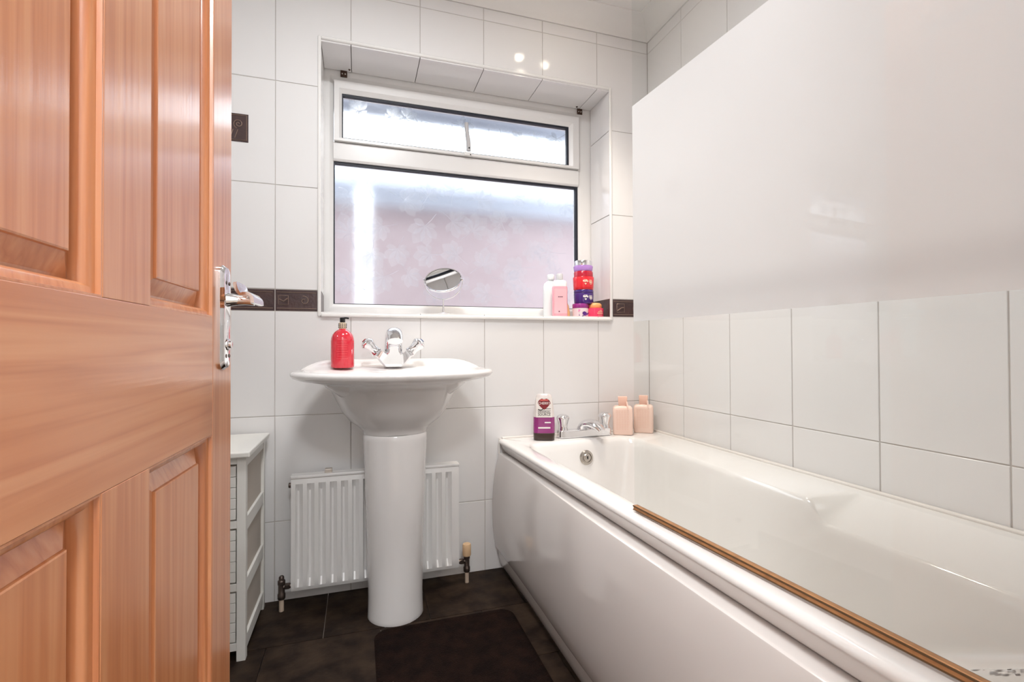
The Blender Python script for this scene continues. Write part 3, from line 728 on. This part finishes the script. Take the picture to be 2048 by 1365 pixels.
obj('panel', b, RADP, rd, 25)
obj('top_grille', bx(X0-.002, X1+.002, YF-.001, YB, Z1-.002, Z1+.008), RADP, rd, 0, bevel=.002)
obj('end_plug', lathe(BM(), [(.010, 0), (.010, .012), (.007, .014)], 12), VALVE, rd, 40, loc=(X0+.003, -.083, Z1-.03), rot=(0, -PI/2, 0))
vt = obj('air_vent', bx(-1.468, -1.442, -.094, -.070, Z1+.006, Z1+.022), mat('vent_metal', (206, 196, 186), .4, metal=.4), rd, 0, bevel=.002)
for x in (-1.40, -1.02): obj('wall_bracket', bx(x-.012, x+.012, -.075, .0, Z0-.012, Z0+.03), RADP, rd, 0)
def valve(x, inward, cap_m, capped):
    b = BM(); tube(b, [(x, -.083, .0), (x, -.083, .058)], .0085, 10); pp = obj('pipe_tail', b, COPPER, rd, 50)
    b = BM(); lathe(b, [(.012, .052), (.0135, .056), (.0135, .070), (.011, .074), (.011, .104), (.013, .106), (.013, .118), (.009, .122)], 14, (x, -.083, 0)); 
    tube(b, [(x, -.083, .096), (x+inward, -.083, .096)], .009, 12); lathe(b, [(.0125, 0), (.0125, .014)], 6, (x+inward*.55, -.083, .089))
    v = obj('valve', b, VALVE, rd, 35)
    if capped: obj('valve_cap', lathe(BM(), [(.0165, .118), (.0175, .122), (.0175, .160), (.0155, .165), (.001, .166)], 20, (x, -.083, 0)), cap_m, v, 40)
    else: obj('valve_cap', lathe(BM(), [(.009, .120), (.009, .132), (.006, .136), (.001, .136)], 12, (x, -.083, 0)), VALVE, v, 40)
valve(-1.616, .036, None, False); valve(-.925, -.038, CREAMCAP, True)

# ------------------------------------------------------------------ drawer cabinet
cb = thing('drawer_cabinet', 'narrow white three drawer cabinet half hidden by the door', 'cabinet', (-1.680, -.352, 0))
CW, CD = .285, .325      # local: x from -CW to 0 (right side at 0), y from 0 (front) to CD
obj('top', bx(-CW-.012, .014, -.018, CD+.008, .634, .652), CABM, cb, 0, bevel=.004)
P_ = .025
for x in (-CW, -P_):
    for y in (0, CD-P_): obj('leg', bx(x, x+P_, y, y+P_, 0, .634), CABM, cb, 0, bevel=.0015)
for z0_, z1_ in ((.604, .634), (.415, .437), (.222, .244), (.040, .062)):
    obj('front_rail', bx(-CW+P_, -P_, .002, .026, z0_ if z0_ < .6 else .612, z1_), CABM, cb, 0)
for x in (-CW+.002, -.024):
    for z0_, z1_ in ((.600, .634), (.398, .440), (.205, .247), (.030, .072)): obj('side_rail', bx(x, x+.022, P_, CD-P_, z0_, z1_), CABM, cb, 0, bevel=.001)
    obj('side_panel', bx(x+.008, x+.014, P_, CD-P_, .04, .62), CABD, cb, 0)
obj('back_panel', bx(-CW+P_, -P_, CD-.008, CD-.003, .03, .634), CABD, cb, 0)
for z0_, z1_ in ((.439, .610), (.246, .413), (.064, .220)):
    dr = obj('drawer', bx(-CW+P_+.003, -P_-.003, .012, CD-.03, z0_+.003, z1_-.003), CABD, cb, 0)
    n = 5; hh = (z1_-z0_-.006)/n
    for k in range(n): obj('slat', bx(-CW+P_+.003, -P_-.003, .003, .013, z0_+.003+k*hh, z0_+.003+(k+1)*hh-.0016), CABM, dr, 0, bevel=.0008)
    obj('knob', lathe(BM(), [(.006, 0), (.005, .008), (.011, .014), (.012, .020), (.008, .024), (.001, .025)], 16), BLACK, dr, 40, loc=(-CW/2, .003, z1_-.05), rot=(PI/2, 0, 0))

# ------------------------------------------------------------------ bath mat
b = BM()
mx0, mx1, my0, my1 = -1.300, -.812, -1.15, -.318
loft(b, [[(x, y, .0005) for x, y in rrect(mx0, mx1, my0, my1, .05)], [(x, y, .007) for x, y in rrect(mx0, mx1, my0, my1, .05)], [(x, y, .010) for x, y in rrect(mx0+.004, mx1-.004, my0+.004, my1-.004, .046)],
         [(x, y, .010) for x, y in rrect(mx0+.02, mx1-.02, my0+.02, my1-.02, .035)], [(x, y, .0085) for x, y in rrect(mx0+.026, mx1-.026, my0+.026, my1-.026, .03)]])
props(obj('bath_mat', b, MATM, None, 40), 'dark brown bath mat with rounded corners in front of the basin', 'bath mat')

# ------------------------------------------------------------------ wall mirror (seen reflected in the screen)
wm = thing('wall_mirror', 'tall narrow frameless mirror on the left wall, seen only as a reflection', 'mirror', (XL, -.614, .90))
obj('mirror_glass', bx(.001, .007, -.118, .118, 0, .95), MIRROR, wm, 0)
obj('backing', bx(.0, .0015, -.116, .116, .002, .948), BLACK, wm, 0)

# ------------------------------------------------------------------ door
door = thing('door_1', 'open varnished pine panelled door filling the left of the view', 'door', (-1.5746, -1.8072, .008), math.radians(87.95), kind='structure')
DW, DT, DH = .686, .040, 1.975      # local x from hinge to free edge, room face at y=0, back at y=DT
ST = .092; LR0, LR1 = .837, 1.010; BR1 = .20; TR0 = 1.86; MU0, MU1 = .297, .389
for x0, x1 in ((0, ST), (DW-ST, DW)): obj('stile', bx(x0, x1, 0, DT, 0, DH), WOODZ, door, 0, bevel=.0015)
obj('bottom_rail', bx(ST, DW-ST, 0, DT, 0, BR1), WOODX, door, 0, bevel=.0008)
obj('lock_rail', bx(ST, DW-ST, 0, DT, LR0, LR1), WOODX, door, 0, bevel=.0008)
obj('top_rail', bx(ST, DW-ST, 0, DT, TR0, DH), WOODX, door, 0, bevel=.0008)
for z0_, z1_ in ((BR1, LR0), (LR1, TR0)): obj('muntin', bx(MU0, MU1, 0, DT, z0_, z1_), WOODZ, door, 0, bevel=.0008)
def moulded(x0, x1, z0_, z1_):
    pf = [(0, .0005), (.002, .0005), (.003, .0045), (.008, .0055), (.011, .009), (.0125, .014), (.013, .0205)]   # (inset, depth)
    b = BM(); loft(b, [[(x0+i, d, z0_+i), (x1-i, d, z0_+i), (x1-i, d, z1_-i), (x0+i, d, z1_-i)] for i, d in pf]+[[(x0, .021, z0_), (x1, .021, z0_), (x1, .021, z1_), (x0, .021, z1_)]], False, False)
    # field
    q = [(.010, .0205), (.016, .019), (.034, .0105), (.0345, .0075), (.036, .007)]
    pb = BM(); loft(pb, [[(x0+i, d, z0_+i), (x1-i, d, z0_+i), (x1-i, d, z1_-i), (x0+i, d, z1_-i)] for i, d in q]+[[(x0+.06, .007, z0_+.06), (x1-.06, .007, z0_+.06), (x1-.06, .007, z1_-.06), (x0+.06, .007, z1_-.06)]], False, True)
    box(pb, x0+.001, x1-.001, .0205, .032, z0_+.001, z1_-.001)
    p = obj('panel', pb, WOODZ, door, 0)
    obj('moulding', b, WOODZ, p, 50)
for x0, x1 in ((ST, MU0), (MU1, DW-ST)):
    for z0_, z1_ in ((BR1, LR0), (LR1, TR0)): moulded(x0, x1, z0_, z1_)
# lever handle on its back plate
hx = DW-.050
pl_ = []
zc, hl = 1.012, .080
out = []
for k in range(13):
    a = PI*k/12; out.append((hx+.020*math.cos(a)*1.0, zc+hl-.012+.014*math.sin(a)))
for k in range(13):
    a = PI+PI*k/12; out.append((hx+.020*math.cos(a), zc-hl+.012+.014*math.sin(a)))
def shrink(k): return [(hx+(x-hx)*k, zc+(z-zc)*(1-(1-k)*.25)) for x, z in out]
b = BM(); loft(b, [[(x, 0, z) for x, z in out], [(x, -.003, z) for x, z in out], [(x, -.0055, z) for x, z in shrink(.88)], [(x, -.008, z) for x, z in shrink(.80)], [(x, -.0085, z) for x, z in shrink(.72)]])
hp = obj('handle_plate', b, CHROME, door, 35); hp['label'] = 'chrome lever handle back plate'
hz = 1.040
b = BM(); rings = []
for yy, r in ((-.006, .0115), (-.012, .0105), (-.022, .0082), (-.034, .0075), (-.046, .0085)): rings.append([(hx+r*math.cos(2*PI*k/20), yy, hz+r*math.sin(2*PI*k/20)) for k in range(20)])
loft(b, rings)
S_ = [(-.031, .023), (-.033, .010), (-.038, .005), (-.050, .010), (-.0555, .003), (-.0545, -.009)]
pts = bezier([(0, y, z) for y, z in S_[:3]], 4)+bezier([(0, y, z) for y, z in S_[2:]], 8)[1:]
o1, o2 = [], []
for i, p in enumerate(pts):
    tn = (pts[min(i+1, len(pts)-1)]-pts[max(i-1, 0)]).normalized(); nn = Vector((0, -tn.z, tn.y))
    o1.append((p.y+nn.y*.0024, p.z+nn.z*.0024)); o2.append((p.y-nn.y*.0024, p.z-nn.z*.0024))
poly = o1+o2[::-1]
loft(b, [[(hx-.052+dx, y*1.0, hz+z*k+.0) for y, z in poly] for dx, k in ((0, .9), (.004, 1), (.052, 1), (.064, .8))])
obj('lever', b, CHROME, hp, 35)
for z in (zc+.054, zc-.060):
    for s in (-1, 1): obj('screw', lathe(BM(), [(.0035, 0), (.0025, .0012)], 10), VALVE, hp, 50, loc=(hx+s*.008, -.0083, z), rot=(PI/2, 0, 0))
obj('lock_turn', lathe(BM(), [(.0095, 0), (.0095, .002), (.006, .003), (.006, .006), (.001, .0065)], 18), CHROME, hp, 40, loc=(hx, -.008, zc-.042), rot=(PI/2, 0, 0))
for z in (.25, 1.0, 1.7): obj('hinge', lathe(BM(), [(.006, -.04), (.006, .04)], 12, (-.004, -.003, z)), BRASS, door, 40)

# ------------------------------------------------------------------ sill: vanity mirror and toiletries
SZ = WZ0
vm = thing('vanity_mirror', 'round tilted chrome vanity mirror on a white foot on the window sill', 'mirror', (-.995, .062, SZ), -.33)
obj('base', lathe(BM(), [(.056, 0), (.058, .003), (.056, .008), (.03, .013), (.008, .017), (.006, .02)], 36), mat('white_mirror_foot', (240, 240, 240), .15, coat=.5), vm, 40)
obj('stem', tube(BM(), [(0, 0, .016), (0, 0, .078)], .0042, 12), CHROME, vm, 50)
RZ, RR = .160, .084
obj('yoke', tube(BM(), [(RR*math.cos(a), 0, RZ+RR*math.sin(a)) for a in [PI+PI*k/24 for k in range(25)]], .0026, 8), CHROME, vm, 60)
md = obj('mirror_frame', lathe(BM(), [(.076, -.004), (.080, -.005), (.0825, 0), (.080, .005), (.076, .004)], 48, cap0=False, cap1=False), CHROME, vm, 60, loc=(0, 0, RZ), rot=(PI/2-.76, 0, 0))
obj('mirror_glass', lathe(BM(), [(.078, .003), (.04, .0031), (.001, .0032)], 48, cap0=False), MIRROR, md, 60)
obj('mirror_back', lathe(BM(), [(.078, -.003), (.04, -.0031), (.001, -.0032)], 48, cap0=False), MIRROR, md, 60)
for s in (-1, 1): obj('pivot', lathe(BM(), [(.005, 0), (.005, .006), (.002, .008)], 12), CHROME, vm, 50, loc=(s*.081, 0, RZ), rot=(0, s*PI/2, 0))

WHITEPL = mat('white_bottle_plastic', (240, 243, 243), .25)
PEACHLIQ = mat('peach_liquid', (250, 196, 140), .2, coat=.5)
wb = thing('lotion_bottle', 'tall white lotion bottle on the sill behind the pink bottle', 'bottle', (-.462, .128, SZ))
obj('bottle', lathe(BM(), [(.036, 0), (.038, .003), (.038, .155), (.034, .170), (.022, .180), (.014, .184), (.012, .190)], 30, sy=.7), WHITEPL, wb, 45)
obj('cap', lathe(BM(), [(.0165, .190), (.0175, .192), (.0175, .212), (.015, .216), (.001, .217)], 24), WHITEPL, wb, 40)
pb_ = thing('pink_bottle', 'pink toner bottle with a white cap on the window sill', 'bottle', (-.444, .062, SZ), -.25)
PINK = mat('pink_lotion', (248, 172, 184), .15, coat=.5)
rr_ = lambda w, d, r, z: [(x, y, z) for x, y in rrect(-w, w, -d, d, r, 5, 4)]
obj('bottle', loft(BM(), [rr_(.034, .019, .017, 0), rr_(.036, .021, .018, .003), rr_(.036, .021, .018, .145), rr_(.033, .019, .017, .152)]), PINK, pb_, 40)
obj('shoulder', loft(BM(), [rr_(.0335, .0195, .017, .150), rr_(.0335, .0195, .017, .170), rr_(.027, .017, .016, .178), rr_(.0145, .0135, .012, .181), rr_(.0145, .0135, .012, .184)]), WHITEPL, pb_, 40)
obj('cap', lathe(BM(), [(.0155, .182), (.0155, .207), (.0135, .210), (.001, .2105)], 22), mat('grey_cap', (206, 206, 208), .25), pb_, 40)
lb = obj('label', bx(-.030, .030, -.0218, -.0212, .022, .138), mat('pale_pink_label', (250, 190, 198), .4), pb_, 0)
b = BM()
for x in (-.009, -.003, .003, .009): box(b, x-.0018, x+.0018, -.0224, -.0218, .098, .103)
obj('label_print', b, mat('dark_print', (70, 50, 70), .5), lb, 0)['kind'] = 'stuff'
obj('label_heart', lathe(BM(), [(.003, -.003), (.0034, .001), (.001, .003)], 8, (-.006, -.0218, .032), sy=.2), mat('dark_print', (70, 50, 70), .5), lb, 0)
pc = thing('peach_bottle', 'small peach coloured bottle behind the pink bottle on the sill', 'bottle', (-.400, .105, SZ))
obj('bottle', lathe(BM(), [(.024, 0), (.026, .003), (.026, .03), (.020, .065), (.010, .085), (.008, .092)], 24), PEACHLIQ, pc, 45)
obj('cap', lathe(BM(), [(.0095, .090), (.0095, .108), (.001, .110)], 18), PEACHLIQ, pc, 45)

def curved(r): return lambda co: Vector((r*math.sin(co.x/r), -(r-co.y)*math.cos(co.x/r), co.z))
def jar_print(parent, r, z, col, heart=True, ph=0):
    """white print on a jar: a rounded logo with a heart under it, and three short text lines beside"""
    b = BM()
    def strip(x0, x1, z0_, z1_):
        n = max(2, int((x1-x0)/.004)+1)
        loft(b, [[(r*math.sin((x0+(x1-x0)*i/(n-1))/r+ph), -r*math.cos((x0+(x1-x0)*i/(n-1))/r+ph), zz) for zz in (z0_, z1_)] for i in range(n)], False, False, closed=False)
    def blob(cx, cz, rx, rz, k=14):
        vs = []
        for i in range(k):
            x = cx+rx*math.cos(2*PI*i/k); vs.append(b.verts.new((r*math.sin(x/r+ph), -r*math.cos(x/r+ph), cz+rz*math.sin(2*PI*i/k))))
        b.faces.new(vs)
    for i, cx in enumerate((-.016, -.0095, -.003, .0035)): blob(cx, z+.004+.002*((i+1) % 2), .0034, .0046)
    strip(-.014, .002, z+.0105, z+.0125)
    if heart:
        vs = [b.verts.new((r*math.sin(x/r+ph), -r*math.cos(x/r+ph), zz)) for x, zz in ((-.0065, z-.013), (-.0018, z-.0075), (-.0018, z-.005), (-.004, z-.0038), (-.0065, z-.0058), (-.009, z-.0038), (-.0112, z-.005), (-.0112, z-.0075))]
        b.faces.new(vs)
    for k, (x0, x1, hh) in enumerate(((.011, .029, .0025), (.011, .030, .0042), (.013, .030, .0042), (.016, .026, .002))): zz = z+.009-k*.0062; strip(x0, x1, zz-hh/2, zz+hh/2)
    return obj('label_print', b, col, parent, 0)
WPRINT = mat('white_print', (250, 240, 236), .4)
def jar(name, label, loc, r, hgt, lid_h, body_m, lid_m, lid_r=None, rz=0, flare=0.0, lid_prof=None):
    t = thing(name, label, 'jar', loc, rz, 'body butter tubs on the window sill')
    bd = obj('body', lathe(BM(), [(r*.90, 0), (r*.94, .002), (r*(.96+flare), hgt*.2), (r, hgt-.004), (r*.98, hgt-.001), (r*.9, hgt)], 40), body_m, t, 40)
    lr = lid_r or r*.99
    obj('lid', lathe(BM(), lid_prof or [(lr*.98, hgt), (lr, hgt+.001), (lr, hgt+lid_h-.003), (lr*.96, hgt+lid_h), (.001, hgt+lid_h)], 40), lid_m, t, 40)
    return t, bd
PURL = mat('magenta_lid', (158, 44, 140), .25, coat=.4); VIO = mat('violet_tub', (66, 28, 120), .22, coat=.4); VIOD = mat('dark_violet_lid', (58, 24, 112), .22, coat=.4)
RED = mat('red_tub', (232, 34, 48), .22, coat=.4); REDL = mat('crimson_lid', (186, 14, 48), .22, coat=.4)
LIL = mat('lilac_tub', (184, 138, 214), .2, coat=.4); CORAL = mat('hot_pink_tub', (238, 66, 104), .25, coat=.3); APR = mat('apricot_lid', (246, 172, 108), .35)
PATT = mat('patterned_tub', (232, 214, 218), .3, coat=.3)
z = SZ
jx, jy = -.316, .085
t, bd = jar('patterned_jar', 'white patterned tub with a magenta lid at the bottom of the stack', (-.334, .066, z), .040, .050, .021, PATT, PURL)
b = BM()   # purple splash print
def patch(b, r, pts):
    vs = [b.verts.new((r*math.sin(x/r), -r*math.cos(x/r), zz)) for x, zz in pts]; b.faces.new(vs)
patch(b, .0404, [(-.008, .030), (.000, .034), (.010, .030), (.016, .022), (.010, .018), (.004, .012), (-.004, .016), (-.010, .024)]); patch(b, .0404, [(-.018, .004), (-.012, .004), (-.004, .012), (-.002, .016), (-.008, .014)])
patch(b, .0404, [(.012, .016), (.022, .020), (.030, .026), (.030, .030), (.020, .026), (.012, .022)]); patch(b, .0404, [(-.026, .014), (-.022, .013), (-.022, .017), (-.026, .018)])
obj('splash_print', b, mat('purple_print', (88, 30, 128), .4), bd, 0)
b = BM(); patch(b, .0403, [(-.004, .002), (.006, .002), (.016, .010), (.012, .016), (.002, .008)]); patch(b, .0403, [(-.030, .030), (-.022, .034), (-.018, .042), (-.028, .044)])
obj('splash_print', b, mat('pink_print', (232, 150, 190), .4), bd, 0)
z1 = SZ+.071
t, bd = jar('violet_jar', 'dark violet tub with white lettering in the middle of the stack', (jx, jy-.016, z1), .048, .052, .014, VIO, VIOD); jar_print(bd, .0483, .028, WPRINT, ph=-.12)
z2 = z1+.066
t, bd = jar('red_jar', 'bright red tub with a crimson lid above the violet one', (jx, jy-.014, z2+.001), .0505, .062, .026, RED, REDL, .0460); jar_print(bd, .0506, .034, mat('cream_print', (255, 214, 190), .4), ph=-.12)
z3 = z2+.0895
t, bd = jar('lilac_jar', 'lilac tub with a silver lid on top of the stack', (jx, jy-.012, z3), .0465, .027, .024, LIL, CHROME, .0435)
t, bd = jar('hot_pink_jar', 'hot pink tub with a rounded apricot lid beside the stack', (-.268, .050, SZ), .043, .050, .0, CORAL, APR, lid_prof=[(.030, .050), (.033, .052), (.0345, .060), (.033, .068), (.026, .074), (.012, .0765), (.001, .077)])
b = BM()
for k, (x0, x1, zz, hh) in enumerate(((.004, .018, .036, .003), (-.004, .022, .030, .004), (-.008, .024, .022, .005), (-.004, .018, .015, .002))):
    loft(b, [[(.0434*math.sin((x0+(x1-x0)*i/7)/.0434), -.0434*math.cos((x0+(x1-x0)*i/7)/.0434), zz+q) for q in (0, hh)] for i in range(8)], False, False, closed=False)
obj('label_print', b, mat('peach_print', (255, 178, 160), .4), bd, 0)

# ------------------------------------------------------------------ bath deck toiletries
gb = thing('shower_gel', 'clear shower gel bottle with a purple and black base beside the bath taps', 'bottle', (-.586, -.090, .5705), -.33)
def gr(w, d, z, r=None): return [(x, y, z) for x, y in rrect(-w, w, -d, d, r or d*.9, 5, 4)]
obj('bottle', loft(BM(), [gr(.0455, .022, .0995), gr(.0425, .0215, .13), gr(.038, .020, .165), gr(.033, .018, .190), gr(.028, .0155, .197), gr(.018, .010, .199)]), mat('white_pearl_bottle', (226, 216, 212), .15, coat=.5), gb, 40)
obj('lower_body', loft(BM(), [gr(.046, .0225, .032), gr(.0465, .0225, .06), gr(.0455, .022, .0998)]), mat('plum_gel', (150, 52, 122), .15, coat=.5), gb, 40)
obj('cap', loft(BM(), [gr(.043, .020, 0), gr(.045, .022, .003), gr(.0462, .0226, .031), gr(.044, .021, .0325)]), mat('dark_brown_cap', (62, 44, 36), .3), gb, 40)
def onface(zz): return -.0226 + (.0 if zz < .1 else (zz-.1)*.042)
lbl = obj('label', bx(-.034, .034, -.0004, .0004, -.001, .082), mat('white_label', (240, 232, 226), .4), gb, 0, loc=(0, -.0228, .1005), rot=(-.045, 0, 0))
# cherry shape
b = BM(); pts = []
for k in range(40):
    a = 2*PI*k/40; x = .027*math.sin(a); zz = .059+.021*math.cos(a)
    if abs(x) < .006 and math.cos(a) > 0: zz -= .004
    if math.cos(a) < 0: x *= 1-.55*(-math.cos(a)); zz -= .006*(-math.cos(a))
    pts.append((x, zz))
vs = [b.verts.new((x, -.0007, zz)) for x, zz in pts]; b.faces.new(vs)
obj('cherry_emblem', b, mat('cherry_red', (128, 26, 34), .4), lbl, 0)
INK = mat('black_ink', (26, 20, 20), .5); LW = mat('white_ink', (250, 244, 240), .5)
b = BM()
for (p0, p1) in (((-.026, .034), (-.018, .030)), ((-.018, .030), (-.010, .031)), ((-.010, .031), (-.004, .036))): tube(b, [(p0[0], -.0006, p0[1]), (p1[0], -.0006, p1[1])], .0018, 5)
box(b, -.028, .028, -.0009, -.0004, .0275, .0287); box(b, .006, .028, -.0009, -.0004, .0345, .0365)
obj('label_rules', b, INK, lbl, 0)
put_text('lettering', 'CHERRY', .0155, LW, lbl, (0, -.0011, .0585), .050)
b = BM(); box(b, -.017, .017, -.0011, -.0007, .0705, .0745); obj('label_rules', b, mat('pink_ink', (240, 120, 110), .5), lbl, 0)
put_text('lettering', 'ORIGINAL', .011, INK, lbl, (0, -.0009, .0215), .054)
put_text('lettering', 'SOURCE', .0155, INK, lbl, (0, -.0009, .0105), .054)
b = BM(); box(b, -.026, .026, -.0232, -.0226, .052, .058); box(b, .002, .028, -.0232, -.0226, .075, .080)
obj('lower_print', b, LW, gb, 0)

PEACH = mat('peach_bottle_plastic', (248, 216, 200), .35, sss=0, coat=.2)
PEACHD = mat('peach_cap_plastic', (248, 202, 182), .35)
def peach(label, loc, rz):
    t = thing('square_peach_bottle', label, 'bottle', loc, rz, 'pair of peach bottles in the bath corner')
    s = lambda w, d, z, r: [(x, y, z) for x, y in rrect(-w, w, -d, d, r, 4, 3)]
    bd = obj('bottle', loft(BM(), [s(.040, .026, 0, .008), s(.043, .029, .003, .010), s(.044, .030, .008, .010), s(.044, .030, .112, .010), s(.042, .028, .122, .010), s(.036, .023, .128, .010), s(.017, .017, .131, .012), s(.016, .016, .134, .012)]), PEACH, t, 35)
    cp = obj('cap', loft(BM(), [s(.0175, .0165, .133, .004), s(.0185, .0175, .135, .004), s(.0205, .0195, .168, .004), s(.0195, .0185, .171, .004)]), PEACHD, t, 35)
    obj('pull_tab', tube(BM(), [(.018, -.020, .150), (.021, -.028, .130), (.024, -.0325, .112)], [.003, .004, .0025], 7), PEACH, cp, 50)
    b = BM(); random.seed(3)
    for k in range(12):
        x0 = -.03+.002*random.random(); z = .108-k*.0075
        for q in range(5): box(b, x0+q*.0115, x0+q*.0115+.006+.003*random.random(), -.0306, -.030, z, z+.0022)
    obj('embossed_lettering', b, mat('peach_emboss', (240, 200, 180), .4), bd, 0)
peach('square peach bottle in the bath corner next to the taps', (-.196, -.080, .5705), -.50)
peach('square peach bottle wedged against the right wall in the bath corner', (-.078, -.068, .5705), -.62)

# ------------------------------------------------------------------ anti-slip prints in the tub (set on its surface)
bpy.context.view_layer.update()
dg = bpy.context.evaluated_depsgraph_get()
tub = [o for o in bath.children if o.name.startswith('tub')][0].evaluated_get(dg)
def print_ring(cx, cy, filled):
    b = BM()
    def on(x, y):
        ok, loc, nor, _ = tub.ray_cast(Vector((x, y, 1.0)), Vector((0, 0, -1)))
        return loc+nor*.0008 if ok else Vector((x, y, .2))
    R0 = .030
    for k in range(14):
        a = 2*PI*k/14
        c = Vector((math.cos(a), math.sin(a), 0)); s = Vector((-c.y, c.x, 0))
        q = [on(cx+(c*rr+s*tt).x, cy+(c*rr+s*tt).y) for rr, tt in ((R0-.006, -.0035), (R0+.004, -.0025-.002*(k % 2)), (R0+.004, .003), (R0-.006, .002+.002*(k % 3 == 0)))]
        b.faces.new([b.verts.new(p) for p in q])
    if filled:
        for k in range(6):
            a = 2*PI*k/6; q = [on(cx+rr*math.cos(a+t), cy+rr*math.sin(a+t)) for rr, t in ((.004, 0), (.012, -.3), (.013, .2))]
            b.faces.new([b.verts.new(p) for p in q])
    obj('printed_ring', b, PRINT, bath, 0)
print_ring(-.292, -1.425, False); print_ring(-.315, -1.520, True)
